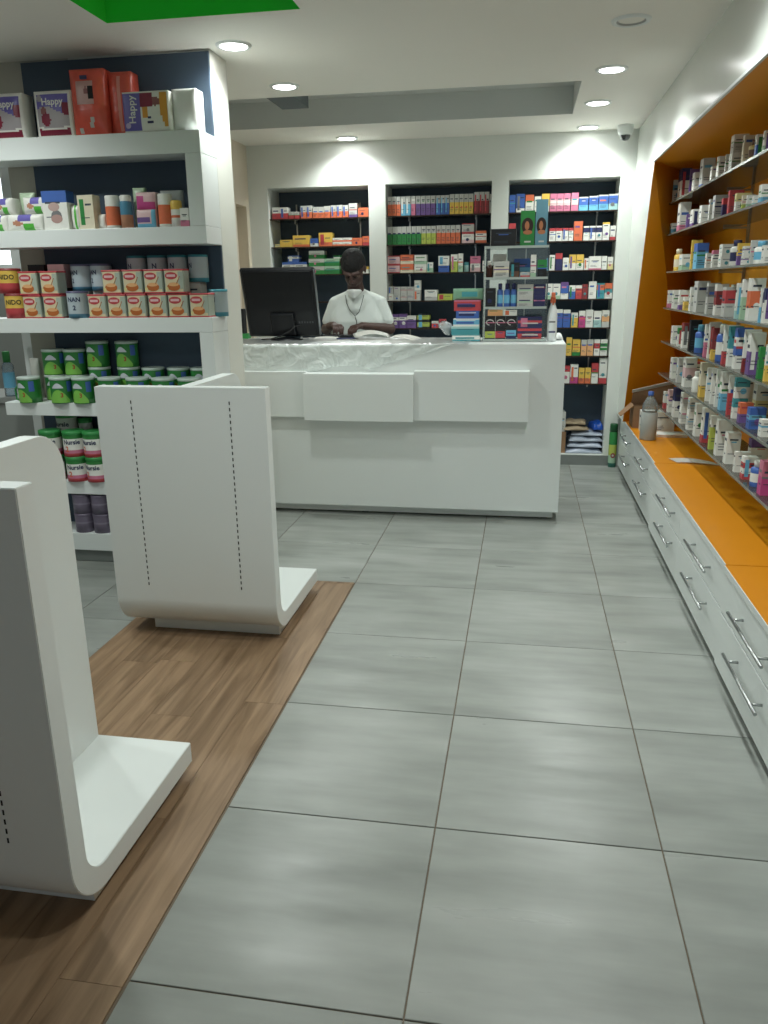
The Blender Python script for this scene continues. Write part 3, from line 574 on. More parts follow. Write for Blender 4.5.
RT=[(1.945, [(4.671, 0.074, 0.031, 0.146, 'W5b2W2'), (4.382, 0.119, 0.051, 0.182, 'W6N4'), (4.095, 0.022, 0.012, 0.14, 'V9'), (3.964, 0.062, 0.029, 0.107, 'W9'), (3.736, 0.089, 0.042, 0.151, 'B1w8'), (3.497, 0.043, 0.022, 0.078, 'W9'), (3.345, 0.054, 0.028, 0.106, 'W9'), (3.192, 0.021, 0.013, 0.093, 'W9'), (3.064, 0.067, 0.038, 0.162, 'w5W5s'), (2.857, 0.037, 0.022, 0.124, 'C9'), (2.737, 0.02, 0.013, 0.088, 'y5n4b'), (2.643, 0.033, 0.021, 0.093, 'B5W4'), (2.523, 0.031, 0.02, 0.088, 'g3W6'), (2.41, 0.029, 0.019, 0.08, 'W9')]), (1.746, [(4.614, 0.07, 0.029, 0.071, 'b4W5'), (4.326, 0.095, 0.04, 0.176, 'P2W7'), (4.087, 0.029, 0.014, 0.086, 'V9'), (3.91, 0.081, 0.037, 0.099, 'V2W7'), (3.667, 0.065, 0.031, 0.1, 'W9'), (3.468, 0.029, 0.015, 0.112, 'W9'), (3.345, 0.056, 0.029, 0.12, 'w9'), (3.16, 0.038, 0.021, 0.087, 'N6R3'), (3.037, 0.036, 0.02, 0.111, 'R9'), (2.897, 0.039, 0.023, 0.084, 'W5y4'), (2.782, 0.026, 0.016, 0.064, 'L3C5'), (2.697, 0.025, 0.016, 0.055, 'g3W6'), (2.599, 0.024, 0.015, 0.041, 't3W6'), (2.48, 0.049, 0.031, 0.076, 'b3W6'), (2.32, 0.037, 0.024, 0.066, 'W9')]), (1.505, [(4.381, 0.067, 0.028, 0.137, 'Y7C2j'), (4.12, 0.112, 0.047, 0.097, 'g3W6'), (3.849, 0.027, 0.013, 0.166, 'Y9'), (3.685, 0.102, 0.047, 0.142, 'b6B3'), (3.424, 0.038, 0.019, 0.079, 'W9'), (3.273, 0.042, 0.022, 0.088, 'W7P2'), (3.084, 0.071, 0.037, 0.109, 'W5W4s'), (2.88, 0.037, 0.022, 0.118, 'W5N4b'), (2.766, 0.027, 0.016, 0.099, 'V4Y5'), (2.662, 0.042, 0.025, 0.082, 'W5V1W3s'), (2.544, 0.024, 0.015, 0.101, 'w9'), (2.461, 0.028, 0.018, 0.093, 'W8b1b'), (2.348, 0.035, 0.022, 0.072, 'W9'), (2.22, 0.036, 0.024, 0.07, 'W7b2')]), (1.272, [(4.504, 0.06, 0.024, 0.113, 'P2W7'), (4.302, 0.067, 0.028, 0.115, 'W9'), (4.1, 0.052, 0.022, 0.116, 'V2W7'), (3.935, 0.048, 0.022, 0.077, 'Y6W3'), (3.759, 0.036, 0.017, 0.136, 'W9'), (3.575, 0.102, 0.046, 0.169, 'w9'), (3.302, 0.052, 0.026, 0.158, 'w5k3w1'), (3.108, 0.054, 0.028, 0.153, 'W3r4W2'), (2.911, 0.075, 0.04, 0.139, 'w4R4w1'), (2.701, 0.028, 0.016, 0.157, 't2W7'), (2.606, 0.032, 0.019, 0.174, 'g5W4'), (2.475, 0.059, 0.035, 0.177, 'W3O4W3'), (2.316, 0.013, 0.012, 0.137, 'b4W5'), (2.25, 0.035, 0.022, 0.137, 'W6N3'), (2.123, 0.036, 0.024, 0.131, 'W9')]), (1.05, [(4.228, 0.067, 0.028, 0.114, 'W9'), (4.036, 0.042, 0.018, 0.111, 'W6G3'), (3.882, 0.059, 0.026, 0.148, 'W6r3'), (3.674, 0.045, 0.021, 0.175, 'K9'), (3.496, 0.076, 0.035, 0.155, 'B6b3b'), (3.272, 0.03, 0.016, 0.171, 'P4W5'), (3.181, 0.022, 0.012, 0.185, 'W9'), (3.096, 0.035, 0.018, 0.16, 'Y3r6'), (2.977, 0.04, 0.021, 0.18, 'B2W7b'), (2.855, 0.031, 0.017, 0.185, 'R3W6'), (2.749, 0.036, 0.02, 0.185, 'W4T5'), (2.618, 0.05, 0.028, 0.184, 'W3B2W2B2'), (2.486, 0.021, 0.013, 0.185, 'r3W6'), (2.385, 0.054, 0.032, 0.176, 'V5W4'), (2.234, 0.031, 0.02, 0.129, 'G9'), (2.138, 0.025, 0.017, 0.144, 'Y4W5'), (2.031, 0.036, 0.024, 0.133, 'W9')]), (0.833, [(4.157, 0.068, 0.028, 0.133, 'W9'), (3.942, 0.062, 0.026, 0.152, 'w9'), (3.716, 0.086, 0.037, 0.172, 'W3p3W3'), (3.466, 0.06, 0.028, 0.116, 'W9j'), (3.276, 0.055, 0.027, 0.185, 'Y3C6'), (3.122, 0.029, 0.015, 0.173, 'W9'), (3.015, 0.028, 0.015, 0.183, 'W9'), (2.914, 0.027, 0.014, 0.185, 'W9'), (2.802, 0.051, 0.027, 0.185, 'b4W5'), (2.665, 0.024, 0.014, 0.185, 'R5W4'), (2.558, 0.034, 0.019, 0.185, 'W5T4s'), (2.44, 0.042, 0.024, 0.089, 'V4O5'), (2.276, 0.053, 0.032, 0.091, 'B4b2B3'), (2.096, 0.048, 0.03, 0.07, 'W5b1W3'), (1.949, 0.028, 0.019, 0.075, 'W9')]), (0.612, [(4.342, 0.05, 0.02, 0.112, 'R3W6'), (4.171, 0.059, 0.024, 0.147, 'W5p4'), (3.963, 0.076, 0.031, 0.185, 'W5N4'), (3.724, 0.069, 0.03, 0.185, 'W3w3W3s'), (3.506, 0.063, 0.028, 0.185, 'W3w3W3s'), (3.306, 0.058, 0.027, 0.18, 'W9'), (3.121, 0.054, 0.026, 0.185, 'R2W7'), (2.942, 0.035, 0.018, 0.172, 'L6W3'), (2.787, 0.053, 0.027, 0.177, 'W9'), (2.596, 0.054, 0.029, 0.148, 'W9'), (2.425, 0.033, 0.019, 0.093, 'W9'), (2.288, 0.046, 0.027, 0.099, 'R2W2R2W2'), (2.143, 0.028, 0.017, 0.109, 'B5W4b'), (2.013, 0.052, 0.032, 0.138, 'M5P4'), (1.857, 0.027, 0.018, 0.102, 'W9')])]

CNTY = 5.335
SN = ['top', 'second', 'third', 'fourth', 'fifth', 'sixth', 'seventh']
def fill_niche(T, who, nx0, nx1, zs, nshelf):
    for k, z in enumerate(zs[:nshelf]):
        s = thing('glass_shelf', f'{SN[k]} glass shelf from above in the {who} niche', 'shelf', ((nx0+nx1)/2, YB+.03, z), 0, 'glass shelves in the back wall niches')
        hw = (nx1-nx0)/2-.002
        boxo('pane', (-hw, hw, .003, .285, -.009, 0), GLASS, s); boxo('front_edge', (-hw, hw, -.002, .003, -.010, .0005), GEDGE, s)
        for bx in (-hw*.64, hw*.68): boxo('bracket', (bx-.005, bx+.005, .22, .285, -.024, -.0105), STEEL, s)
    for z, L in T:
        k = min(range(len(zs)), key=lambda i: abs(zs[i]-z))
        for n, (x0, x1, dz, h, code, kind) in enumerate(L):
            x0 = max(x0, nx0+.004); x1 = min(x1, nx1-.004)
            if x1-x0 < .01: continue
            w = x1-x0-.0015; d = min(.10, max(.05, w*1.3)) if h > .05 else .11
            pos = f'{ordinal(n+1)} from left'
            if dz > .01: pos += ', stacked'
            base = f'{words(code)} box, {pos}, {SN[k]} shelf of the {who} niche'
            if kind == 'jar':
                j = thing('jar', f'round {words(code)} jar on the {SN[k]} shelf of the {who} niche', 'jar', ((x0+x1)/2, CNTY+.03, z))
                lathe_o('body', [(0, 0), (w/2, 0), (w/2, h*.7), (w*.4, h*.75)], pm(code[0]), j, 18); lathe_o('lid', [(w*.5, h*.7), (w*.5, h*.97), (w*.45, h), (0, h)], pm('T'), j, 18)
            else:
                carton((x0+x1)/2, CNTY+random.uniform(0, .004), z+(dz+.0006 if dz > .01 else .0005), w, d, h-.001, code, base, group=f'medicine boxes in the {who} niche')
NSZ = [1.967, 1.751, 1.535, 1.318, 1.10, .880, .660]
fill_niche(N1, 'left', *NI[0], NSZ, 5); fill_niche(N2, 'middle', *NI[1], NSZ, 5); fill_niche(N3, 'right', *NI[2], NSZ, 7)
# metal shelf rails on the niche backs
for a, b in NI:
    for fx in (.18, .84):
        x = a+(b-a)*fx; boxo('shelf_rail', (x-.005, x+.005, NY-.018, NY-.0102, .6, 2.1), STEEL, wall_back)

# ------------------------------------------------------------------ orange recess: seven glass shelves and their stock
for k, (z, L) in enumerate(RT):
    s = thing('glass_shelf', f'{SN[k]} long glass shelf from above in the orange recess', 'shelf', (1.126, 0, z), 0, 'long glass shelves of the orange recess')
    ye = (4.69, 4.70, 4.55, 4.55, 4.55, 4.56, 4.54)[k]
    boxo('pane', (.003, .255, -.9, ye, -.010, 0), GLASS, s); boxo('front_edge', (0, .003, -.9, ye, -.0105, .0005), GEDGE2, s)
    boxo('end_edge', (.0, .255, -.905, -.9, -.0105, .0005), GEDGE2, s)
    for by in (.2, 1.4, 2.6, 3.8): boxo('bracket', (.17, .30, by-.004, by+.004, -.022, -.0108), STEEL, s)
    m = len(L)
    for n, (yn, dy, w, h, code) in enumerate(L):
        w2 = max(w, .055)+random.uniform(0, .012); code0 = code; suf = code[-1] if code[-1] in 'sbj' else ''
        if suf: code = code[:-1]
        lab = f'{words(code)} %s, {ordinal(n+1)} from the far end, {SN[k]} orange-wall shelf'
        d = max(min(dy-.004, ye-.003-yn), .01)
        x = 1.145+w2/2
        G = 'pharmacy stock on the orange-wall glass shelves'
        if suf == 'b' or suf == 'j':
            r = min(w2/2, .03)
            bottle(1.145+r, yn+r, z+.0005, r, h, pm(code[0]), pm(code[-2]), lab % ('bottle' if suf == 'b' else 'squat jar'), group=G, band=pm(bands(code)[len(bands(code))//2][0]), name='medicine_bottle' if suf == 'b' else 'jar')
            if suf == 'j': pass
        elif suf == 's':
            h2 = h/2
            carton(x, yn, z+.0005, w2, d, h2-.001, code, lab % 'box, lower of two', group=G)
            carton(x+.002, yn+.001, z+h2+.0005, w2, d, h2-.001, code, lab % 'box, upper of two', group=G)
        else:
            carton(x, yn, z+.0005, w2, d, h-.001, code, lab % 'box', group=G)
        # a second, deeper row
        if n % 3 == 0:
            c2 = random.choice(['W9', 'W9', 'w9', 'W7b2', 'W6V3', 'W8R1', 'y4W5', 'W5N4', 'g3W6', 'W9'])
            carton(1.305+random.uniform(-.01, .01), yn+random.uniform(0, .02), z+.0005, random.uniform(.06, .09), random.uniform(.05, .07), min(.15, h*random.uniform(.75, 1.05)), c2,
                   f'{words(c2)} box in the back row, {ordinal(n+1)} from far end, {SN[k]} orange-wall shelf', group=G)
    yy = L[-1][0]-.09; n2 = m
    while n2 < m+2:
        n2 += 1; c2 = random.choice(['W9', 'w9', 'W7b2', 'W6V3', 'W8R1', 'y4W5', 'W5N4', 'g3W6', 'B4W5', 'W9', 'C9']); w2 = random.uniform(.06, .10)
        carton(1.145+w2/2, yy, z+.0005, w2, random.uniform(.05, .08), random.uniform(.07, .14), c2, f'{words(c2)} box, {ordinal(n2)} from the far end, {SN[k]} orange-wall shelf', group='pharmacy stock on the orange-wall glass shelves')
        yy -= random.uniform(.10, .2)
for y in (.2, 1.4, 2.6, 3.8): boxo('shelf_rail', (RXB-.004, RXB+.009, y-.01, y+.01, .5, 2.1), STEEL, wall_recess)

# ------------------------------------------------------------------ goods on the left shelving
YF = 2.515
def soft_pack(name, label, cat, x, y, z, w, d, h, fn, group=None, puff=.25, rot=0, cols=None, tilt=0):
    """plump film pack: rounded box, faces coloured by fn(u, v, side)"""
    bm = bmesh.new(); n = 26 if w > .12 and h > .15 else 14; mats = cols
    def P(u, v, s):      # s = -1 front, 1 back
        e = (1-abs(2*u-1)**4)*(1-abs(2*v-1)**4)
        return ((u-.5)*w, d/2 + s*d*(.5-puff*.5+puff*.5*e), v*h)
    gr = {}
    for s in (-1, 1):
        for i in range(n+1):
            for j in range(n+1): gr[s, i, j] = bm.verts.new(P(i/n, j/n, s))
        for i in range(n):
            for j in range(n):
                q = (gr[s, i, j], gr[s, i+1, j], gr[s, i+1, j+1], gr[s, i, j+1])
                f = bm.faces.new(q if s < 0 else q[::-1]); f.smooth = True
                f.material_index = fn((i+.5)/n, (j+.5)/n) if s < 0 else 0
    for i in range(n):
        for (a, b) in (((i, 0), (i+1, 0)), ((i+1, n), (i, n)), ((0, i+1), (0, i)), ((n, i), (n, i+1))):
            f = bm.faces.new((gr[-1, a[0], a[1]], gr[1, a[0], a[1]], gr[1, b[0], b[1]], gr[-1, b[0], b[1]])); f.material_index = 0; f.smooth = True
    o = finish(name, bm, mats, None, (x, y, z), (tilt, 0, rot), smooth=None)
    return tag(o, label, cat, group)
def patch(parent, m, x0, x1, z0, z1, y, n='print', round_=False):
    bm = bmesh.new()
    if round_:
        cx, cz, rx, rz = (x0+x1)/2, (z0+z1)/2, (x1-x0)/2, (z1-z0)/2
        bm.faces.new([bm.verts.new((cx+rx*math.cos(a*PI/10), y, cz+rz*math.sin(a*PI/10))) for a in range(20)])
    else: quad(bm, ((x0, y, z0), (x1, y, z0), (x1, y, z1), (x0, y, z1)))
    return finish(n, bm, m, parent, smooth=None)
SKINP = mat('printed_skin_tone', '#b98468', .5)
B1, B2, B3, B4, B5, B6 = 2.1355, 1.7205, 1.3015, .8745, .4605, .1685
GD = 'baby goods on the top board of the left shelving'
WF, VF, DR, RF = pm('W'), mat('film_violet', '#6a63ad', .3), mat('film_maroon', '#83283f', .3), mat('film_coral_red', '#e0604f', .25, noise=.22, scale=22, bump=.9)
GRYF = mat('film_grey', '#a9a3a6', .35)
def fnH(u, v):
    if u < .07 or u > .93 or v < .05 or v > .94: return 0
    if (u-.16)**2+(v-.84)**2 < .006: return 4
    if v > .56+.10*math.sin(u*5): return 2 if u > .76 and v < .74 else 1
    if v < .20-.06*math.sin(u*PI): return 2
    if v < .25-.06*math.sin(u*PI): return 0
    if (u-.32)**2*1.3+(v-.38)**2 < .020: return 2
    if (u-.27)**2+(v-.56)**2 < .006: return 5
    return 4
for (x, lab) in ((-2.278, 'purple and white nappy pack at the left end of the top board'), (-2.027, 'purple and white nappy pack standing left of the red packs')):
    o = soft_pack('nappy_pack', lab, 'nappy pack', x, YF, B1, .188, .125, .20, fnH, GD, cols=[WF, VF, DR, DR, GRYF, mat('print_rose_brown', '#8d5a58', .5)], puff=.3)
    lettering('Happy', .042, WF, o, (.005, -.0012, .150), bold=.0010)
def fnR(u, v):
    if .22 < u < .74 and .46 < v < .80:
        if (u-.66)**2*1.2+(v-.64)**2 < .012: return 2
        if (u-.52)**2*2+(v-.66)**2 < .004: return 4
        return 1
    if abs(u-.62-.55*(v-.2)) < .06 and .1 < v < .28: return 3
    if abs(u-.25-.2*(v-.05)) < .05 and .04 < v < .12: return 3
    return 0
o = soft_pack('nappy_pack', 'tall coral red film pack, the larger left one of the pair', 'nappy pack', -1.850, YF, B1, .170, .13, .285, fnR, GD, cols=[RF, mat('film_rose_grey', '#c59a93', .3), BLACKM, pm('w'), mat('print_rose_brown', '#8d5a58', .5)], puff=.45)
patch(o, pm('N'), -.018, .018, .235, .252, -.003)
o = soft_pack('nappy_pack', 'coral red film pack leaning behind its larger twin, right of it', 'nappy pack', -1.708, YF+.05, B1, .116, .115, .275, lambda u, v: 1 if .45 < u < .6 and .1 < v < .9 else 0, GD, cols=[RF, mat('film_pale_coral', '#e79a8c', .3)], puff=.35)
def fnS(u, v):
    if v < .04 or v > .95: return 0
    if u < .40: return 1
    if u < .66 and v > .60: return 2
    if .66 < u < .82 and (u-.72)**2*1.5+(v-.74)**2 < .012: return 4
    if u > .80 and v > .10+1.6*(.92-u)*0+.0 and u < .97 and v > (u-.80)*-1.0+.12 and u > .80+.25*max(0, .5-v): return 3
    if .42 < u < .54 and .36 < v < .60: return 3
    return 0
o = soft_pack('nappy_pack', 'low white, purple and orange nappy pack right of the red packs', 'nappy pack', -1.552, YF-.012, B1, .225, .10, .17, fnS, GD, cols=[WF, VF, DR, mat('film_amber', '#d99a3d', .35), mat('print_rose_brown', '#8d5a58', .5)], puff=.12)
lettering('Happy', .046, WF, o, (-.066, -.0012, .095), rot=(PI/2, -PI/2, 0), bold=.0008)
patch(o, pm('N'), .005, .035, .035, .045, -.001); patch(o, pm('N'), .008, .024, .055, .064, -.001)
patch(o, mat('film_badge', '#b8aacb', .4), -.103, -.078, .016, .040, -.0004, round_=True)
soft_pack('nappy_pack', 'plain white glossy pack at the right end of the top board', 'nappy pack', -1.384, YF+.02, B1, .115, .13, .182, lambda u, v: 0, GD, cols=[mat('white_film', '#e6e6e2', .2, bump=.4, scale=20)], puff=.3)

# second board
G2 = 'toiletries on the second board of the left shelving'
GF, LG = mat('film_leaf_green', '#57b244', .3), mat('film_pale_green', '#b9cdb0', .35, bump=.5, scale=25)
def fnW(u, v): return 1 if .35 < u < .75 and v > .6 else (2 if .5 < u < .8 and v < .4 else (3 if (u-.35)**2*2+(v-.45)**2 < .03 else 0))
for (x, z, w, dy, lab) in ((-2.251, 0, .195, 0, 'long baby wipes pack lying lowest at the left of the second board'), (-2.395, 0, .08, .01, 'baby wipes pack cut off at the left end of the second board'),
                     (-2.358, .079, .09, .01, 'baby wipes pack on top at the far left of the second board'), (-2.190, .079, .13, .012, 'baby wipes pack with purple corner on top of the long one')):
    soft_pack('wipes_pack', lab, 'wipes pack', x, YF+dy, B2+z+.0003, w, .10, .076, fnW, G2, cols=[WF, VF, GF, SKINP], puff=.4)
soft_pack('film_bag', 'pale green crinkled bag standing on the wipes packs', 'bag', -2.285, YF+.10, B2+.082, .08, .05, .105, lambda u, v: 0, G2, cols=[LG], puff=.6)
o = carton(-2.071, YF, B2, .130, .07, .178, 'W7B3', 'white box with blue top showing two round pads, second board', 'box', G2, name='breast_pad_box')
patch(o, mat('print_pad', '#b99f98', .5), -.035, .025, .085, .125, -.0012, round_=True); patch(o, mat('print_pad2', '#b08f88', .5), -.025, .035, .03, .07, -.0012, round_=True)
soft_pack('film_bag', 'white and green sachet between the blue-topped box and the cream box', 'bag', -1.985, YF+.02, B2, .05, .05, .112, lambda u, v: 1 if abs(u-.6) < .12 else 0, G2, cols=[WF, GF], puff=.5)
o = carton(-1.910, YF, B2, .085, .06, .154, 'C9', 'tall cream carton in the middle of the second board', 'box', G2, name='carton_box', rotz=-.1)
soft_pack('film_bag', 'small white sachet right of the tall cream carton', 'bag', -1.848, YF+.02, B2, .045, .04, .068, lambda u, v: 0, G2, cols=[WF], puff=.5)
for x, lab in ((-1.787, 'orange bottle with white shoulder, left one of two, second board'), (-1.516, 'orange bottle with white shoulder, right one of two, second board')):
    b = thing('powder_bottle', lab, 'bottle', (x, YF+.034, B2), 0, G2)
    r = .034
    lathe_o('body', [(0, 0), (r, 0), (r, .014), (r, .10), (r, .118), (r*.98, .12)], [WF, pm('O')], b, 24, mi=[0, 0, 1, 0, 0]); lathe_o('cap', [(r*.98, .119), (r*.98, .146), (r*.9, .150), (0, .151)], WF, b, 24)
b = thing('baby_oil_bottle', 'blue-topped bottle with a baby picture beside the left orange bottle', 'bottle', (-1.715, YF+.03, B2), 0, G2)
lathe_o('body', [(0, 0), (.028, 0), (.029, .06), (.029, .11), (.026, .122)], [SKINP, mat('print_sea_blue', '#4a86a3', .4)], b, 24, mi=[0, 0, 1, 1]); lathe_o('cap', [(.026, .122), (.027, .145), (.022, .15), (0, .151)], WF, b, 24)
soft_pack('film_bag', 'tall pale green bag behind the baby oil bottle', 'bag', -1.672, YF+.075, B2, .06, .05, .188, lambda u, v: 0, G2, cols=[LG], puff=.5)
soft_pack('film_bag', 'pink and white pack stacked on top beside the right orange bottle', 'bag', -1.607, YF+.01, B2+.083, .094, .07, .076, lambda u, v: 1 if v < .45 or (u < .4 and v < .8) else 0, G2, cols=[pm('p'), pm('M')], puff=.3)
soft_pack('film_bag', 'blue and pink pack lying under the pink and white pack', 'bag', -1.607, YF+.005, B2, .096, .08, .081, lambda u, v: 1 if .3 < v < .55 and u < .7 else (2 if u > .75 or v < .25 else 0), G2, cols=[pm('p'), pm('V'), pm('b')], puff=.2)
soft_pack('film_bag', 'clear wrinkled bag behind the right orange bottle', 'bag', -1.51, YF+.085, B2, .11, .05, .172, lambda u, v: 0, G2, cols=[mat('cloudy_film', '#a3a7a6', .2, bump=.8, scale=20)], puff=.5)
b = thing('ointment_tub', 'white tub with yellow top near the right end of the second board', 'bottle', (-1.458, YF+.027, B2), 0, G2)
lathe_o('body', [(0, 0), (.0265, 0), (.0265, .04), (.0265, .052), (.0265, .078)], [WF, pm('O')], b, 20, mi=[0, 0, 1, 0]); lathe_o('cap', [(.0268, .078), (.0268, .108), (.024, .118), (0, .12)], pm('Y'), b, 20)
carton(-1.409, YF, B2, .042, .04, .082, 'P3W6', 'smallest white box with pink base, right end of the second board', 'box', G2, name='cream_box')

# cans
def can_proto(r, h, mats, mi, prof=None):
    p = prof or [(0, 0), (r*.97, 0), (r, .004), (r, h*.12), (r, h*.5), (r, h*.93), (r*.98, h)]
    return p
def place_cans(maker, spots, group):
    first = {}
    for (x, y, z, rz, lab) in spots:
        if maker not in first: first[maker] = maker()
        o = first[maker] if not first[maker].get('used') else copy_tree(first[maker])
        first[maker]['used'] = 1
        o.location = (x, y, z); o.rotation_euler = (0, 0, rz)
        if 'used' in o and o is not first[maker]: del o['used']
        o['label'] = lab; o['group'] = group
    del first[maker]['used']
G3 = 'milk and cereal tins on the third board of the left shelving'
def m_nido():
    t = thing('milk_tin', 'x', 'tin'); r, h = .057, .122
    lathe_o('body', [(0, 0), (r, 0), (r, .032), (r, .05), (r, h-.01)], [pm('R'), pm('Y'), mat('tin_metal', '#c2a24a', .3, .8)], t, 28, mi=[0, 0, 0, 1])
    lathe_o('lid', [(r+.001, h-.012), (r+.001, h-.001), (r-.004, h), (0, h-.002)], pm('r'), t, 28)
    lettering('NIDO', .032, mat('print_dark_green', '#1d2b22', .5), t, (0, 0, 0), rot=(0, 0, 0), bold=.0008, wrap=r+.0008, cz=.078)
    return t
place_cans(m_nido, [(-2.372, 2.56, B3, .25, 'yellow and red milk tin, lower of two at the left end'), (-2.395, 2.56, B3+.1225, .25, 'yellow and red milk tin, upper of two at the left end')], G3)
PRC, PRB, SLV = mat('print_oat_cream', '#d9cba8', .45), mat('print_bowl_brown', '#b5652f', .5), mat('side_silver_green', '#a9b3a6', .4)
def m_cer():
    t = thing('cereal_tin', 'x', 'tin'); w, h = .100, .113; d = .075
    bm = bmesh.new(); box(bm, -w/2, w/2, 0, d, 0, h, 0, bev=.006)
    for f in bm.faces:
        c = f.calc_center_median()
        if c.x > w*.42 or c.x < -w*.42: f.material_index = 1
        if c.z > h*.96 or c.z < .004: f.material_index = 2
    finish('body', bm, [PRC, SLV, pm('R')], t, smooth=None)
    boxo('lid', (-w/2-.0015, w/2+.0015, -.0015, d+.0015, h-.009, h), pm('R'), t, bev=.003)
    boxo('base_rim', (-w/2-.001, w/2+.001, -.001, d+.001, 0, .006), pm('R'), t)
    patch(t, pm('R'), -.045, .018, .064, .098, -.0008, round_=True); patch(t, pm('p'), -.036, .008, .076, .087, -.0012)
    bm = bmesh.new(); tube(bm, [(.012, -.0014, .045), (.030, -.0014, .078)], .0015, 5); finish('print', bm, PRB, t)
    patch(t, SLV, .022, .047, .02, .1, -.0008)
    patch(t, PRB, -.036, .030, .010, .050, -.0012, round_=True); patch(t, pm('o'), -.030, .024, .032, .050, -.0016, round_=True); patch(t, pm('y'), -.046, -.030, .010, .030, -.0014, round_=True)
    return t
cer = [(-2.257, 0, 'lower row, first'), (-2.143, 0, 'lower row, second'), (-1.903, 0, 'lower row, third'), (-1.798, 0, 'lower row, fourth'), (-1.692, 0, 'lower row, fifth'), (-1.584, 0, 'lower row, sixth'), (-1.477, 0, 'lower row, seventh'), (-1.368, 0, 'lower row, rightmost'),
       (-2.262, 1, 'upper row, first'), (-2.150, 1, 'upper row, second'), (-1.815, 1, 'upper row, third'), (-1.702, 1, 'upper row, fourth'), (-1.595, 1, 'upper row, fifth'), (-1.485, 1, 'upper row, rightmost')]
place_cans(m_cer, [(x, 2.508+random.uniform(0, .006), B3+(.1145 if u else 0), random.uniform(-.10, .06), f'cream cereal tin with red lid and oval, {s}' + (' from left' if 'most' not in s else '')) for x, u, s in cer], G3)
def m_nan():
    t = thing('formula_tin', 'x', 'tin'); r, h = .052, .13
    lathe_o('body', [(0, 0), (r, 0), (r, .02), (r, .05), (r, h-.01)], [mat('print_steel_blue', '#4c7f98', .4), mat('print_pearl', '#b4c0c6', .3)], t, 28, mi=[0, 0, 1, 1])
    lathe_o('lid', [(r+.001, h-.01), (r+.001, h-.001), (r-.004, h), (0, h-.002)], mat('lid_violet_grey', '#5b5a78', .4), t, 28)
    dk = mat('print_deep_blue', '#233052', .5)
    lettering('NAN', .030, dk, t, (0, 0, 0), rot=(0, 0, 0), bold=.001, wrap=r+.0008, cz=.088)
    lettering('2', .032, dk, t, (0, 0, 0), rot=(0, 0, 0), bold=.001, wrap=r+.0008, cz=.048)
    return t
place_cans(m_nan, [(-2.022, 2.545, B3, .1, 'pearl formula tin lettered NAN 2, lower one in the gap'), (-2.043, 2.645, B3+.1305, -.5, 'pearl formula tin on the upper row, left of its twin'), (-1.935, 2.645, B3+.1305, -.6, 'pearl formula tin on the upper row, right of its twin')], G3)
NB = [(-2.05, 2.628), (-1.935, 2.628)]
place_cans(m_nan, [(x, y, B3, -.3, lab) for (x, y), lab in zip([(-2.128, 2.630)], ['pearl formula tin hidden low behind the cereal tins'])], G3) if False else None
def m_silver():
    t = thing('formula_tin', 'x', 'tin'); r, h = .048, .13
    lathe_o('body', [(0, 0), (r, 0), (r, .02), (r, h*.5), (r, h-.012)], [mat('print_teal_dk', '#3d8493', .4), mat('print_frost', '#a8b5b9', .3)], t, 28, mi=[0, 0, 1, 1])
    lathe_o('lid', [(r+.001, h-.012), (r+.001, h-.001), (r-.004, h), (0, h-.002)], mat('lid_teal', '#2f7f8b', .4), t, 28)
    lettering('N', .034, mat('print_deep_blue', '#233052', .5), t, (0, 0, 0), rot=(0, 0, 0), bold=.001, wrap=r+.0008, cz=.078)
    return t
place_cans(m_silver, [(-1.315, 2.632, B3, -.2, 'frosted tin with teal lid at the right end, bottom row')] +
           [(x, 2.648, B3+.1655, random.uniform(-.8, .2), f'frosted tin with teal lid behind the upper cereal tins, {n} of four') for x, n in ((-1.738, 'leftmost'), (-1.628, 'second'), (-1.52, 'third'), (-1.412, 'rightmost'))], G3)
# tins hidden below carry the raised ones: simple cartons at the back of the third board
for i, x in enumerate((-1.738, -1.628, -1.52)):
    carton(x, 2.605, B3, .085, .08, .165, 'w9', f'grey carton at the back of the third board, {ordinal(i+1)} from left', 'box', G3, name='carton_box')
carton(-1.425, 2.612, B3, .06, .08, .165, 'w9', 'grey carton at the back of the third board, fourth from left', 'box', G3, name='carton_box')
carton(-2.045, 2.615, B3, .09, .075, .130, 'w9', 'grey carton behind the lower pearl tin', 'box', G3, name='carton_box') ; carton(-1.932, 2.615, B3, .085, .075, .130, 'w9', 'grey carton behind the third lower cereal tin', 'box', G3, name='carton_box')
for x, c, lab in ((-2.28, 'V6K3', 'purple box standing behind the upper cereal tins at left'), (-2.17, 'K5p4', 'dark box standing behind the second upper cereal tin')):
    carton(x, 2.62, B3, .09, .06, .262, c, lab, 'box', G3, name='carton_box')

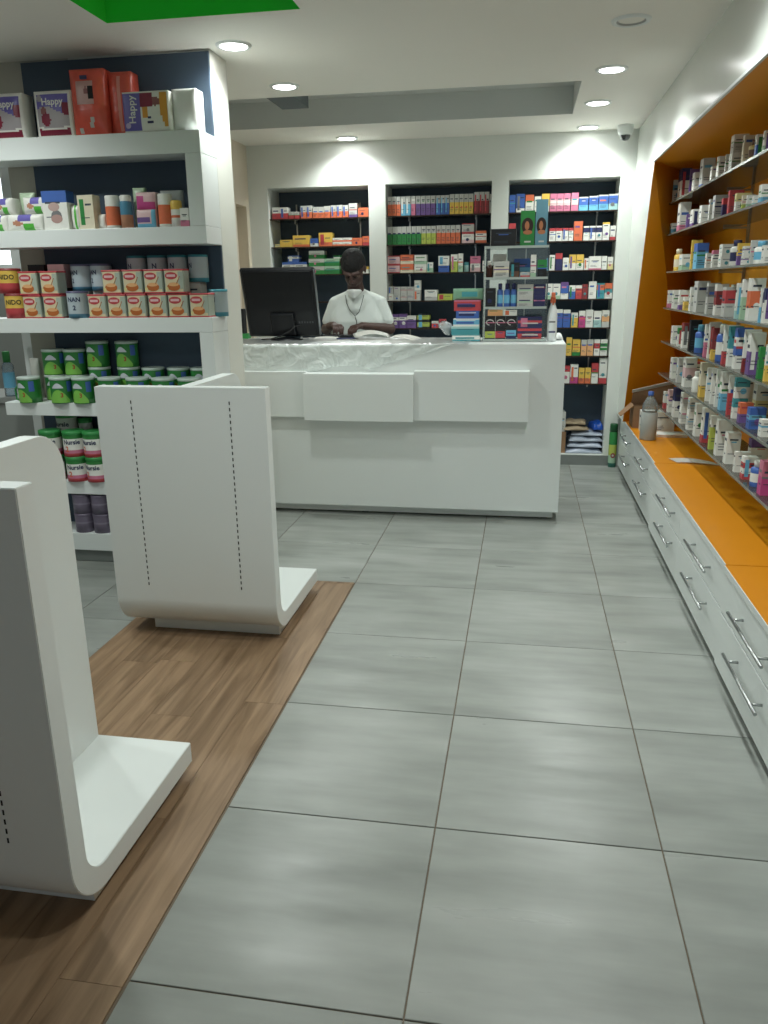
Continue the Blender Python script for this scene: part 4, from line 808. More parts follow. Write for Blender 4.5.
G4 = 'green milk tins on the fourth board of the left shelving'
GRN, GLT = mat('print_meadow_green', '#2f7d3b', .35), mat('print_fresh_green', '#7fbd52', .35)
def m_green():
    t = thing('milk_tin', 'x', 'tin'); r, h = .056, .132
    lathe_o('body', [(0, 0), (r, 0), (r, .03), (r, .06), (r, h-.012)], [GRN], t, 28)
    lathe_o('lid', [(r-.001, h-.014), (r+.002, h-.012), (r+.002, h-.001), (r-.003, h), (0, h-.002)], mat('lid_translucent', '#b9c7bf', .3), t, 28)
    bm = bmesh.new()
    N = 14
    for k in range(N):     # light green hill and white cloud label, bent round the tin
        for (z0, fz, mi, a0, a1) in ((.004, lambda s: .018+.052*math.sin(PI*s), 0, -1.1, .9), (.078, lambda s: .082+.022*math.sin(PI*s), 1, -.62, .42)):
            s0, s1 = k/N, (k+1)/N; q0, q1 = a0+(a1-a0)*s0, a0+(a1-a0)*s1; rr = r+.0006+.0004*mi
            quad(bm, [(rr*math.sin(q0), -rr*math.cos(q0), z0), (rr*math.sin(q1), -rr*math.cos(q1), z0), (rr*math.sin(q1), -rr*math.cos(q1), fz(s1)), (rr*math.sin(q0), -rr*math.cos(q0), fz(s0))], mi)
    finish('print', bm, [GLT, mat('print_cloud', '#c9cdd6', .4)], t, smooth=None)
    lettering('3', .03, mat('print_brick', '#a4502f', .5), t, (0, 0, 0), rot=(0, 0, .25), bold=.0012, wrap=r+.0016, cz=.042)
    bm = bmesh.new()
    for k in range(4):
        q0, q1 = .75+k*.12, .87+k*.12; rr = r+.0009
        quad(bm, [(rr*math.sin(q0), -rr*math.cos(q0), .06), (rr*math.sin(q1), -rr*math.cos(q1), .06), (rr*math.sin(q1), -rr*math.cos(q1), .112), (rr*math.sin(q0), -rr*math.cos(q0), .112)])
    finish('print', bm, pm('B'), t, smooth=None)
    return t
gc = [(-2.343, 2.526, 0, 'front row, leftmost'), (-2.160, 2.526, 0, 'front row, second'), (-2.035, 2.526, 0, 'front row, third'), (-1.888, 2.526, 0, 'front row, fourth'), (-1.735, 2.526, 0, 'front row, fifth'), (-1.595, 2.526, 0, 'front row, sixth'), (-1.455, 2.526, 0, 'front row, rightmost')]
gc2 = [(-2.300, 2.625, 1, 'upper tin, leftmost')]
place_cans(m_green, [(x, y+.0, B4, random.uniform(-.3, .3), f'green milk tin with pale lid, {s}' + ('' if 'most' in s else ' from left')) for x, y, u, s in gc], G4)
# back row (stands on low cartons so that its tins show above the front row)
bk = [(-2.257, .128, 'upper back row, leftmost'), (-2.133, .128, 'upper back row, second'), (-2.000, .175, 'tall back row, left of two'), (-1.835, .175, 'tall back row, right of two'), (-1.700, .040, 'low back row, left of three'), (-1.560, .040, 'low back row, middle of three'), (-1.435, .040, 'low back row, right of three')]
under = [(-2.257, 0, 'upper back row, leftmost'), (-2.133, 0, 'upper back row, second'), (-2.000, .042, 'tall back row, left of two'), (-1.835, .042, 'tall back row, right of two')]
bk = [(-2.257, .1325, bk[0][2]), (-2.133, .1325, bk[1][2]), (-2.000, .1745, bk[2][2]), (-1.835, .1745, bk[3][2])] + bk[4:]
place_cans(m_green, [(x, 2.6405, B4+dz, random.uniform(-.3, .4), f'green milk tin with pale lid, {s}') for x, dz, s in bk] +
           [(x, 2.6405, B4+dz, random.uniform(-.3, .4), f'green milk tin under the one in the {s}') for x, dz, s in under], G4)
for x, dz, s in under[2:]+bk[4:]:
    carton(x, 2.610, B4, .09, .075, dz-.0006, 'G9', f'low green carton raising the tin: {s}', 'box', G4, name='carton_box')
soft_pack('film_bag', 'small white crumpled sachet behind the leftmost green tin', 'bag', -2.375, 2.625, B4, .05, .05, .215, lambda u, v: 0, G4, cols=[WF], puff=.6)
bm = bmesh.new(); tube(bm, [(0, 0, .005), (-.02, 0, .01), (-.022, 0, .06), (0, 0, .085)], .005, 8); box(bm, 0, .012, -.01, .01, 0, .10)
tag(finish('green_mug', bm, pm('G'), None, (-2.418, 2.545, B4)), 'green handle piece left of the leftmost green tin', 'mug')

G5 = 'toddler milk tins on the fifth board of the left shelving'
def m_nursie():
    t = thing('milk_tin', 'x', 'tin'); r, h = .055, .134
    lathe_o('body', [(0, 0), (r, 0), (r, .018), (r, .036), (r, .095), (r, h-.02)], [pm('R'), pm('P'), pm('W'), GRN], t, 28, mi=[0, 0, 1, 2, 3])
    lathe_o('lid', [(r+.001, h-.02), (r+.002, h-.018), (r+.002, h-.001), (r-.003, h), (0, h-.002)], pm('G'), t, 28)
    lettering('Nursie', .033, mat('print_deep_blue', '#233052', .5), t, (0, 0, 0), rot=(0, 0, 0), bold=.001, wrap=r+.001, cz=.077)
    lettering('2', .040, pm('O'), t, (0, 0, 0), rot=(0, 0, -.45), bold=.001, wrap=r+.001, cz=.04)
    return t
nu = [(-2.125, 0, 2.526, 'lower left of the front four'), (-2.010, 0, 2.526, 'lower right of the front four'), (-2.127, .1345, 2.526, 'upper left of the front four'), (-2.012, .1345, 2.526, 'upper right of the front four'),
      (-2.262, .1345, 2.526, 'upper one at the left end'), (-2.262, 0, 2.526, 'lower one at the left end'), (-1.89, 0, 2.526, 'lower one behind the display stand'), (-1.89, .1345, 2.526, 'upper one behind the display stand')]
place_cans(m_nursie, [(x, y, B5+z, random.uniform(-.2, .5), f'green, white and pink milk tin lettered Nursie, {s}') for x, z, y, s in nu], G5)
t = thing('milk_tin', 'large grey-labelled milk tin lettered Nursie under the fourth board', 'tin', (-2.225, 2.6405, B5), 0, G5)
lathe_o('body', [(0, 0), (.055, 0), (.055, .24), (.055, .32)], [pm('G'), pm('w')], t, 28, mi=[0, 0, 1]); lathe_o('lid', [(.056, .318), (.056, .338), (0, .34)], pm('G'), t, 28)
lettering('Nursie', .036, INK, t, (0, 0, 0), rot=(0, 0, -.2), bold=.001, wrap=.0562, cz=.285)
for x, s in ((-2.127, 'left'), (-2.012, 'right')):
    t = thing('milk_tin', f'green-lidded pale tin behind the front four, {s} one', 'tin', (x, 2.655, B5), 0, G5)
    lathe_o('body', [(0, 0), (.036, 0), (.036, .29)], pm('w'), t, 24); lathe_o('lid', [(.037, .288), (.037, .31), (0, .312)], pm('G'), t, 24)

G6 = 'lavender tins on the lowest board of the left shelving'
LAV = mat('print_dusky_lavender', '#6f6679', .4, noise=.15, scale=30)
def m_lav():
    t = thing('formula_tin', 'x', 'tin'); r, h = .052, .105
    lathe_o('body', [(0, 0), (r, 0), (r, .05), (r, .06), (r, h-.01)], [LAV, mat('print_mauve', '#837b8b', .4)], t, 28, mi=[0, 0, 1, 0])
    lathe_o('lid', [(r+.001, h-.012), (r+.001, h-.001), (r-.003, h), (0, h-.002)], mat('lid_dusky', '#665d70', .35), t, 28)
    return t
place_cans(m_lav, [(x, 2.555, B6+z, 0, f'dusky lavender tin, {s}') for x, z, s in ((-2.136, 0, 'lower left of the visible four'), (-2.028, 0, 'lower right of the visible four'), (-2.136, .1055, 'upper left of the visible four'), (-2.029, .1055, 'upper right of the visible four'), (-1.912, 0, 'lower one behind the slotted stand'), (-1.912, .1055, 'upper one behind the slotted stand'))], G6)

# side table with a water bottle beyond the shelving
t = thing('side_table', 'grey ledge table beyond the left end of the shelving', 'table', (-2.9, 3.15, 0))
boxo('table_top', (-.35, .35, -.2, .2, .80, .835), mat('grey_laminate', '#8f928e', .5), t, bev=.002); boxo('body', (-.33, .33, -.18, .18, 0, .80), mat('mid_grey_paint', '#8d918d', .6), t)
bottle(-2.80, 3.02, .836, .034, .26, clear('pale_blue_plastic', (.7, .85, .95), .2, .1), pm('G'), 'clear water bottle with green cap on the ledge table at far left', band=pm('b'), name='water_bottle')

# ------------------------------------------------------------------ things on the low cabinets
bm = bmesh.new()   # leaflet
pts = [[(-.10, 0), (.12, -.03)], [(-.085, -.09), (.15, -.13)]]
n = 8; gr = [[bm.verts.new((-.10+.24*i/n+.02*j/n*2, -.10*j/n-.05*i/n, .0015+.012*math.sin(PI*i/n)*(1-.5*j/n))) for j in range(n+1)] for i in range(n+1)]
for i in range(n):
    for j in range(n): bm.faces.new((gr[i][j], gr[i+1][j], gr[i+1][j+1], gr[i][j+1])).smooth = True
bmesh.ops.solidify(bm, geom=bm.faces[:], thickness=.0008)
tag(finish('paper_sheet', bm, mat('paper_white', '#e9e8e2', .7), None, (1.165, 3.56, .4285), (0, 0, -.1)), 'loose white paper sheet lying on the orange cabinet top', 'paper')
t = thing('water_bottle', 'clear plastic bottle with blue cap and grey wrap on the orange top', 'bottle', (1.035, 4.19, .4265)); t.scale = (.96, .96, 1.07)
lathe_o('body', [(0, 0), (.052, 0), (.055, .006), (.055, .168), (.050, .172)], mat('grey_wrap', '#a9aeaa', .55), t, 28)
lathe_o('shoulder', [(.050, .172), (.053, .19), (.048, .225), (.025, .262), (.016, .268), (.016, .28)], clear('bottle_plastic', (.85, .9, .9), .2, .08), t, 28)
lathe_o('cap', [(.019, .275), (.019, .298), (0, .30)], pm('B'), t, 20)
# opened carton
CARD = mat('corrugated_card', '#8f6f52', .85, noise=.08, scale=20)
t = thing('cardboard_box', 'opened brown cardboard box with raised flaps at the far cabinet end', 'box', (1.105, 4.72, .4265), .0)
bm = bmesh.new()
box(bm, -.115, .16, -.09, .09, 0, .004); box(bm, -.115, .16, -.09, -.086, .004, .16); box(bm, -.115, .16, .086, .09, .004, .16); box(bm, -.115, -.111, -.086, .086, .004, .16); box(bm, .156, .16, -.086, .086, .004, .16)
finish('body', bm, CARD, t)
def flap(pts, th=.004, n='flap', m=CARD):
    bm = bmesh.new(); a = [Vector(p) for p in pts]; nn = (a[1]-a[0]).cross(a[2]-a[0]).normalized()*th
    v0 = [bm.verts.new(p) for p in a]; v1 = [bm.verts.new(p+nn) for p in a]
    bm.faces.new(v0); bm.faces.new(v1[::-1])
    for k in range(4): bm.faces.new((v0[k], v0[(k+1) % 4], v1[(k+1) % 4], v1[k]))
    bmesh.ops.recalc_face_normals(bm, faces=bm.faces); finish(n, bm, m, t)
flap([(-.115, -.09, .158), (-.115, .07, .158), (-.205, .02, .085), (-.205, -.12, .085)])
flap([(-.115, .06, .16), (.16, .06, .16), (.175, .03, .315), (-.11, .03, .245)])
flap([(-.118, .028, .240), (.182, .028, .310), (.182, .012, .335), (-.118, .012, .262)], n='flap_liner', m=mat('card_white_liner', '#c9c9c2', .7))
flap([(.156, -.08, .158), (.156, .06, .158), (.20, .04, .28), (.20, -.06, .28)])
carton(1.135, 4.44, .4265, .22, .12, .145, 'W9', 'large white carton lying behind the clear bottle on the orange top', 'box', name='carton_box')
carton(1.20, 4.27, .4265, .21, .13, .018, 'W9', 'flat white carton in front of the large white carton', 'box', name='flat_box')

# aerosol on the floor
t = thing('aerosol_can', 'green insecticide aerosol standing on the floor by the low cabinets', 'spray can', (.934, 5.243, .001)); t.scale = (1, 1, 1.15)
lathe_o('body', [(0, 0), (.031, 0), (.032, .03), (.032, .085), (.032, .16), (.032, .24), (.026, .255)], [mat('print_teal_grn', '#2c6e60', .3), pm('g'), pm('L'), pm('G')], t, 28, mi=[0, 0, 1, 2, 3, 3])
lathe_o('cap', [(.027, .25), (.032, .252), (.031, .30), (.027, .306), (0, .307)], mat('cap_dark_green', '#14502a', .35), t, 28)
bm = bmesh.new(); bmesh.ops.create_circle(bm, cap_ends=True, radius=.018, segments=20); finish('badge', bm, pm('r'), t, (0, -.0335, .085), (PI/2, 0, 0), smooth=None)
bm = bmesh.new(); bmesh.ops.create_circle(bm, cap_ends=True, radius=.008, segments=16); finish('badge', bm, pm('w'), t, (0, -.0340, .085), (PI/2, 0, 0), smooth=None)

# ------------------------------------------------------------------ bottom of the right niche: envelopes, cartons, blue bag
def sack(x, y, z, w, d, h, rz, m, name, lab, cat, grp=None, seed=0):
    bm = bmesh.new(); n = 14; rnd = random.Random(seed); ph = [rnd.uniform(0, 6) for _ in range(4)]
    top, bot = {}, {}
    for i in range(n+1):
        for j in range(n+1):
            u, v = i/n, j/n; e = ((1-abs(2*u-1)**5)*(1-abs(2*v-1)**5))**.5
            wv = .5+.3*math.sin(u*7+ph[0]+v*3)+.2*math.sin(v*9+ph[1])
            sag = .010*math.sin(u*5+ph[2])
            top[i, j] = bm.verts.new(((u-.5)*w, v*d, h*.15+h*e*(.55+.3*wv)+abs(sag))); bot[i, j] = bm.verts.new(((u-.5)*w, v*d, h*.13*(1-e)))
    for i in range(n):
        for j in range(n):
            bm.faces.new((top[i, j], top[i+1, j], top[i+1, j+1], top[i, j+1])).smooth = True
            bm.faces.new((bot[i, j], bot[i, j+1], bot[i+1, j+1], bot[i+1, j])).smooth = True
    for i in range(n):
        for (a, b) in (((i, 0), (i+1, 0)), ((i+1, n), (i, n)), ((0, i+1), (0, i)), ((n, i), (n, i+1))):
            bm.faces.new((bot[a], bot[b], top[b], top[a]))
    return tag(finish(name, bm, m, None, (x, y, z), (0, 0, rz), smooth=None), lab, cat, grp)
PW, PB = mat('polybag_pale_blue', '#aeb8c8', .35, bump=.6, scale=12), mat('polybag_blue', '#1f4fae', .3, bump=.6, scale=14)
z = NZ0+.0005
for k, (w, h, m, nm, lab) in enumerate([(.29, .037, PW, 'plastic_bag_bundle', 'pale blue bag bundle, lowest of the stack in the right niche bottom'), (.28, .037, PW, 'plastic_bag_bundle', 'pale blue bag bundle, second from below in the niche bottom stack'),
                         (.27, .037, PW, 'plastic_bag_bundle', 'pale blue bag bundle, third from below in the niche bottom stack'), (.25, .034, PW, 'plastic_bag_bundle', 'pale blue bag bundle, fourth from below in the niche bottom stack')]):
    sack(.715+.006*k, 5.33+.008*k, z, w, .22, h, .05*(-1)**k, m, nm, lab, 'bag', 'bundles of bags in the bottom of the right niche', k); z += h+.0105
BRP = mat('brown_paper', '#9b8a72', .8, noise=.08)
sack(.65, 5.34, z, .20, .2, .035, .12, BRP, 'paper_bag_bundle', 'folded brown paper bags on top of the pale blue bundles', 'bag', None, 11)
sack(.635, 5.36, z+.0465, .17, .18, .028, -.1, BRP, 'paper_bag_bundle', 'topmost folded brown paper bags, slightly turned', 'bag', None, 12)
sack(.825, 5.36, z, .08, .18, .07, .2, PB, 'plastic_bag_bundle', 'bright blue plastic bag bundle at the right of the stack', 'bag', None, 13)
boxo_ = boxo('cardboard_box', (.51, .565, 5.34, 5.5, NZ0+.0005, .26), CARD); tag(boxo_, 'small brown carton beside the bag stack, partly behind the counter', 'box')
carton(.535, 5.36, .2605, .048, .14, .16, 'w9', 'pale carton standing on the small brown carton in the niche', 'box', name='carton_box', rotz=.1)

# ------------------------------------------------------------------ on the counter: monitor
t = thing('desktop_computer', 'black all-in-one computer seen from behind on the counter', 'computer', (-1.38, 3.97, 1.0975))
rot = (math.radians(-17), 0, math.radians(0)) 
bm = bmesh.new()
W2, H2 = .245, .455
sec = [(-W2, 0), (W2, 0), (W2, H2), (-W2, H2)]
fr = [bm.verts.new((x, .022, z)) for x, z in sec]; md_ = [bm.verts.new((x, -.004, z)) for x, z in sec]; bk_ = [bm.verts.new((x*.93, -.026, .02+z*.93)) for x, z in sec]
bm.faces.new(fr); bm.faces.new(bk_[::-1])
for a, b in ((fr, md_), (md_, bk_)):
    for k in range(4): bm.faces.new((a[k], b[k], b[(k+1) % 4], a[(k+1) % 4]))
bmesh.ops.recalc_face_normals(bm, faces=bm.faces); bmesh.ops.bevel(bm, geom=bm.edges[:], offset=.005, segments=2, affect='EDGES')
hd = finish('screen_housing', bm, BLACK, t, (0, 0, .022), (math.radians(17), 0, 0))
boxo('screen', (-W2+.015, W2-.015, .0205, .0235, .03, H2-.015), mat('dark_screen', '#0a0c0f', .1), hd)
boxo('bezel_edge', (-W2-.002, -W2+.004, -.004, .024, 0.01, H2-.01), mat('silver_trim', '#8d9296', .3, .7), hd); boxo('bezel_edge', (W2-.004, W2+.002, -.004, .024, 0.01, H2-.01), mat('silver_trim', '#8d9296', .3, .7), hd)
bm = bmesh.new(); box(bm, -.07, .09, -.05, -.024, .02, .17, bev=.008); finish('stand_neck', bm, BLACK, hd)
bm = bmesh.new(); 
for k in range(6): box(bm, .115+.018*k, .123+.018*k, -.0275, -.024, .10, .112)
finish('port_row', bm, mat('port_grey', '#3b3f43', .4), hd)
bm = bmesh.new(); lathe(bm, [(0, 0), (.11, 0), (.112, .006), (.05, .016), (.02, .02), (0, .02)], 28); finish('stand_foot', bm, BLACK, t, (0.02, -.02, 0), smooth=None)
bm = bmesh.new(); tube(bm, [(-.14, -.075, .008), (-.07, -.10, .012), (.0, -.095, .03), (.06, -.09, .06), (.09, -.065, .09), (.13, -.05, .10)], .004, 8); finish('cable', bm, BLACKM, t)
t = thing('card_terminal', 'dark upright device with green edge left of the computer', 'device', (-1.735, 4.10, 1.0975))
boxo('body', (-.05, .035, -.03, .03, 0, .20), BLACKM, t, bev=.004); boxo('green_edge', (.0, .06, -.035, .035, 0, .035), pm('G'), t, bev=.004)

# papers and small items by the pharmacist
def sheet(x, y, w, d, rz, lift, lab, seed, z=1.112):
    bm = bmesh.new(); n = 10; rnd = random.Random(seed); ph = rnd.uniform(0, 6)
    gr = [[bm.verts.new(((i/n-.5)*w, (j/n-.5)*d, lift*(math.sin(PI*i/n+ph*.1)*.7+.5*(j/n)**2)+.001)) for j in range(n+1)] for i in range(n+1)]
    for i in range(n):
        for j in range(n): bm.faces.new((gr[i][j], gr[i+1][j], gr[i+1][j+1], gr[i][j+1])).smooth = True
    bmesh.ops.solidify(bm, geom=bm.faces[:], thickness=.0008)
    return tag(finish('paper_sheet', bm, mat('paper_white', '#e9e8e2', .7), None, (x, y, z), (0, 0, rz), smooth=None), lab, 'paper', 'papers on the counter')
sheet(-.79, 3.98, .24, .17, .3, .035, 'curled white paper on the counter in front of the pharmacist', 1)
sheet(-.56, 3.90, .20, .15, -.2, .022, 'flatter white paper to the right of the curled one', 2, z=1.104)
sheet(-1.08, 3.90, .16, .12, .1, .006, 'small white note lying before the pharmacist', 3)
t = thing('tablet', 'black tablet lying on the counter under the pharmacist\'s hands', 'tablet', (-1.03, 4.10, 1.112), .1)
boxo('case', (-.12, .12, -.07, .07, 0, .012), BLACK, t, bev=.003); boxo('screen', (-.11, .11, -.06, .06, .012, .0125), mat('dark_screen', '#0a0c0f', .1), t)
bm = bmesh.new(); tube(bm, [(-.07, 0, .006), (.04, .01, .006), (.055, .012, .006)], [.004, .004, .0015], 8)
tag(finish('pen', bm, pm('N'), None, (-.93, 3.86, 1.106), (0, 0, .3)), 'dark blue pen on the counter beside the tablet', 'pen')

# ------------------------------------------------------------------ counter display rack
RKX = (-.055, .325); RKY = (3.79, 4.0)
t = thing('acrylic_rack', 'clear acrylic four-tier display rack on the right part of the counter', 'display rack', (.135, 3.9, 1.0975))
def AB(n, b, m=ACRYL): return boxo(n, (b[0]-.135, b[1]-.135, b[2]-3.9, b[3]-3.9, b[4]-1.0975, b[5]-1.0975), m, t)
TZ = [1.103, 1.297, 1.470, 1.650]
AB('side_panel', (-.059, -.055, 3.80, 4.02, 1.0976, 1.66)); AB('side_panel', (.325, .329, 3.80, 4.02, 1.0976, 1.66)); AB('back_panel', (-.055, .325, 4.016, 4.02, 1.0976, 1.66))
for z in TZ: AB('tier', (-.055, .325, 3.802, 4.016, z-.005, z)); AB('tier_edge', (-.055, .325, 3.797, 3.8015, z-.006, z+.008), mat('frosted_edge', '#a9b3ae', .3))
Y0 = 3.812
GR_ = 'goods in the clear counter rack'
def C(x0, x1, z, h, code, lab, d=.06, dy=0, cat='box'): return carton((x0+x1)/2, Y0+dy, z+.0004, x1-x0-.002, d, h, code, lab, cat, GR_, name='small_box')
z = TZ[2]
bottle(-.026, Y0+.025, z, .022, .105, mat('amber_glass', '#3a1f16', .15), pm('W'), 'brown glass bottle with white cap in the clear counter rack', GR_)
C(-.001, .093, z, .10, 'w3C3w3', 'greyish patterned box on the upper tier of the clear rack'); C(.099, .156, z, .092, 'n4K5', 'black box on the upper tier of the clear rack')
C(.16, .218, z, .036, 'R4w5', 'low red and white box on the upper tier of the rack'); C(.12, .218, z, .115, 'b5B4', 'light blue box behind the low red and white box', dy=.07)
C(.22, .254, z, .135, 'g2W7', 'slim white box on the upper tier of the rack'); C(.262, .318, z, .105, 'K5G4', 'dark green box at the right of the upper rack tier')
C(-.01, .075, z, .145, 'W9', 'white card standing behind the brown bottle in the rack', d=.01, dy=.08)
z = TZ[1]
C(-.045, .016, z, .118, 'K9', 'black carton on the middle tier of the rack')
for k, x in enumerate((.042, .084, .125)):
    bottle(x, Y0+.022, z, .0185, .145, pm('B'), pm('N'), f'blue spray can, {("left", "middle", "right")[k]} of three on the middle rack tier', GR_, name='spray_can', band=pm('b'))
C(.146, .243, z, .068, 'w4g1w4', 'grey patterned box, lower of two on the middle rack tier'); C(.146, .243, z+.069, .068, 'w4g1w4', 'grey patterned box, upper of two on the middle rack tier')
C(.246, .314, z, .068, 'N5P1N3', 'navy box, lower of two on the middle rack tier'); C(.246, .314, z+.069, .068, 'N6R1N2', 'navy box, upper of two on the middle rack tier')
z = TZ[0]
for k, x in enumerate((-.045, .019, .085)):
    pos = ('left', 'middle', 'right')[k]
    C(x, x+.062, z, .06, ('K2L6K1', 'K2R6K1', 'N4b5')[k], f'{("green", "red", "navy")[k]} box at the bottom of the rack, {pos} of three')
    o = C(x, x+.062, z+.061, .084, 'K9', f'dark box with pale swirl, {pos} of three in the rack')
    bm = bmesh.new(); tube(bm, [(.02*math.cos(a)*(1.1), -.001, .046+.016*math.sin(a)) for a in [q*.35 for q in range(14)]], .0028, 6); finish('print', bm, pm('w'), o)
o = C(.155, .302, z, .070, 'R5N2R2', 'red toothpaste box, lower of two in the rack'); patch(o, pm('w'), -.045, .05, .028, .036, -.0012); patch(o, pm('N'), -.05, .055, .02, .026, -.0012)
o = C(.155, .302, z+.071, .070, 'N4R2N3', 'navy and red toothpaste box, upper of two in the rack'); patch(o, pm('w'), -.045, .05, .026, .034, -.0012)
C(-.03, .062, z+.147, .036, 'o9', 'tan flat box on top of the dark swirl boxes'); C(.067, .15, z+.147, .034, 'W9', 'white flat box on top of the dark swirl boxes')
# on top of the rack
z = TZ[3]
carton(.054, Y0, z+.0005, .15, .12, .105, 'K9', 'glossy black carton on top of the clear rack', 'box', name='carton_box')
HAIR, FACE = mat('print_dark_hair', '#2a1c18', .5), mat('print_warm_skin', '#a56a48', .5)
for (x0, x1, h, c, lab, dx) in ((.153, .236, .205, mat('leaflet_green', '#2c7a3c', .4), 'green leaflet with a portrait on top of the clear rack', 0), (.241, .311, .265, mat('leaflet_teal_grey', '#5d8796', .4), 'taller grey-blue leaflet with a portrait beside the green one', 0)):
    o = boxo('leaflet', (-(x1-x0)/2, (x1-x0)/2, -.003, .003, 0, h), c, None, loc=((x0+x1)/2, Y0+.01, z+.0005)); tag(o, lab, 'leaflet')
    w = x1-x0; patch(o, HAIR, -w*.42, w*.40, .075, .165, -.0036, round_=True); patch(o, FACE, -w*.20, w*.12, .095, .145, -.0042, round_=True); patch(o, FACE, -w*.30, w*.34, .07, .095, -.0042, round_=True)
    patch(o, pm('w'), -w*.2, w*.25, .025, .034, -.0036)
# toothpaste stack left of the rack
GS = 'toothpaste packs stacked left of the clear rack'
def TP(x0, x1, z0, z1, code, lab, mark=None):
    o = carton((x0+x1)/2, 3.81, z0, x1-x0, .07, z1-z0-.0008, code, lab, 'toothpaste pack', GS, name='toothpaste_pack')
    if mark: patch(o, pm(mark), -(x1-x0)*.38, (x1-x0)*.3, (z1-z0)*.35, (z1-z0)*.6, -.0012)
TP(-.247, -.075, 1.0980, 1.137, 'T2W5T1', 'white and teal label pack, lowest of the stack', 'T'); TP(-.253, -.080, 1.137, 1.187, 'T6t2', 'teal bag of tubes, second from below', 'T')
TP(-.242, -.081, 1.187, 1.235, 'W2b5W1', 'light blue pack in the middle of the stack', 'B'); TP(-.225, -.084, 1.235, 1.281, 'B9', 'dark blue pack with red tip, third from top', 'N')
TP(-.238, -.074, 1.281, 1.346, 'R7P1', 'red pack, second from top', 'N')
soft_pack('toothpaste_pack', 'green wrapped pack on top of the toothpaste stack', 'toothpaste pack', -.150, 3.81, 1.3465, .19, .06, .068, lambda u, v: 1 if .3 < v < .7 and .25 < u < .8 else 0, GS, cols=[mat('film_mint', '#7da58a', .25), pm('T')], puff=.4)
sack(-.300, 3.82, 1.16, .085, .10, .06, .4, clear('clear_bag_film', (.85, .9, .95), .35, .15, bump=.8), 'plastic_bag', 'crumpled clear bag sticking out left of the toothpaste stack', 'bag', None, 5).rotation_euler = (0, .9, .3)
# spray bottle and folded cloth at the right end
t = thing('spray_bottle', 'white spray bottle with orange trigger at the right end of the counter', 'bottle', (.363, 3.83, 1.0975))
WB = mat('white_plastic', '#e2e6e6', .35)
lathe_o('body', [(0, 0), (.028, 0), (.030, .006), (.030, .15), (.024, .19), (.013, .22), (.013, .228)], WB, t, 28)
bm = bmesh.new(); box(bm, -.015, .015, -.020, .020, .226, .262, bev=.004); box(bm, -.011, .011, -.052, .016, .258, .288, bev=.004)
tube(bm, [(0, -.030, .258), (0, -.040, .238), (0, -.034, .215)], [.006, .005, .004], 8); finish('trigger', bm, pm('O'), t)
patch(t, pm('N'), -.02, .02, .05, .06, -.0303); patch(t, pm('k'), -.018, .018, .11, .12, -.0303)
sack(.395, 3.92, 1.0980, .085, .15, .03, .1, mat('white_cloth', '#dfe3e0', .8), 'folded_cloth', 'folded white cloth at the right corner of the counter', 'cloth', None, 21)

# ------------------------------------------------------------------ the pharmacist
def ico(bm, c, r, sub=2, sc=(1, 1, 1), rot=None):
    mt = Matrix.Translation(c) @ (rot.to_4x4() if rot else Matrix.Identity(4)) @ Matrix.Diagonal((*sc, 1))
    return bmesh.ops.create_icosphere(bm, subdivisions=sub, radius=r, matrix=mt)
def hull(bm, spheres):
    """convex hull of spheres (c, r[, scale])"""
    b2 = bmesh.new()
    for s in spheres: ico(b2, Vector(s[0]), s[1], 2, s[2] if len(s) > 2 else (1, 1, 1))
    r = bmesh.ops.convex_hull(b2, input=b2.verts)
    dead = [v for v in b2.verts if not v.link_faces]; bmesh.ops.delete(b2, geom=dead, context='VERTS')
    inner = [e for e in r['geom_interior'] if isinstance(e, bmesh.types.BMVert) and e.is_valid]; bmesh.ops.delete(b2, geom=inner, context='VERTS')
    me = bpy.data.meshes.new('tmp'); b2.to_mesh(me); b2.free(); bm.from_mesh(me); bpy.data.meshes.remove(me)
def remeshed(name, bm, m, parent, vox, smooth_it=4):
    bmesh.ops.recalc_face_normals(bm, faces=bm.faces)
    me = bpy.data.meshes.new(name); bm.to_mesh(me); bm.free()
    o = bpy.data.objects.new(name, me); COL.objects.link(o)
    md = o.modifiers.new('r', 'REMESH'); md.mode = 'VOXEL'; md.voxel_size = vox; md.use_smooth_shade = True
    sm = o.modifiers.new('s', 'SMOOTH'); sm.iterations = smooth_it; sm.factor = .5
    bpy.context.view_layer.update(); dg = bpy.context.evaluated_depsgraph_get()
    me2 = bpy.data.meshes.new_from_object(o.evaluated_get(dg)); bpy.data.objects.remove(o)
    me2.materials.clear(); me2.materials.append(m)
    for p in me2.polygons: p.use_smooth = True
    return link(name, me2, parent)
t = thing('person', 'dark-skinned person in white short-sleeved tunic behind the counter, head bowed over hands', 'person', (-1.0, 4.55, 0))
PX, PY = -1.0, 4.55
def L(x, y, z): return (x-PX, y-PY, z)
SKIN = mat('dark_skin', '#46302a', .5, noise=.06, scale=40)
TUNIC = mat('white_cotton', '#cfd6d2', .8, noise=.02, scale=20, bump=.1)
HC = Vector(L(-1.005, 4.450, 1.555))            # head centre
HR = Matrix.Rotation(math.radians(40), 3, 'X')  # bowed forward
def hp(x, y, z): return HC + HR @ Vector((x, y, z))
bm = bmesh.new()
ico(bm, hp(0, .012, .028), .098, 3, (.82, .98, .98), HR); ico(bm, hp(0, -.022, -.045), .078, 3, (.82, .90, 1.05), HR)
hull(bm, [(hp(0, -.050, -.105), .024), (hp(-.034, -.02, -.085), .026), (hp(.034, -.02, -.085), .026)])        # jaw and chin
hull(bm, [(hp(0, -.088, .012), .011), (hp(0, -.112, -.028), .013)]); ico(bm, hp(-.013, -.100, -.032), .010, 2); ico(bm, hp(.013, -.100, -.032), .010, 2)   # nose
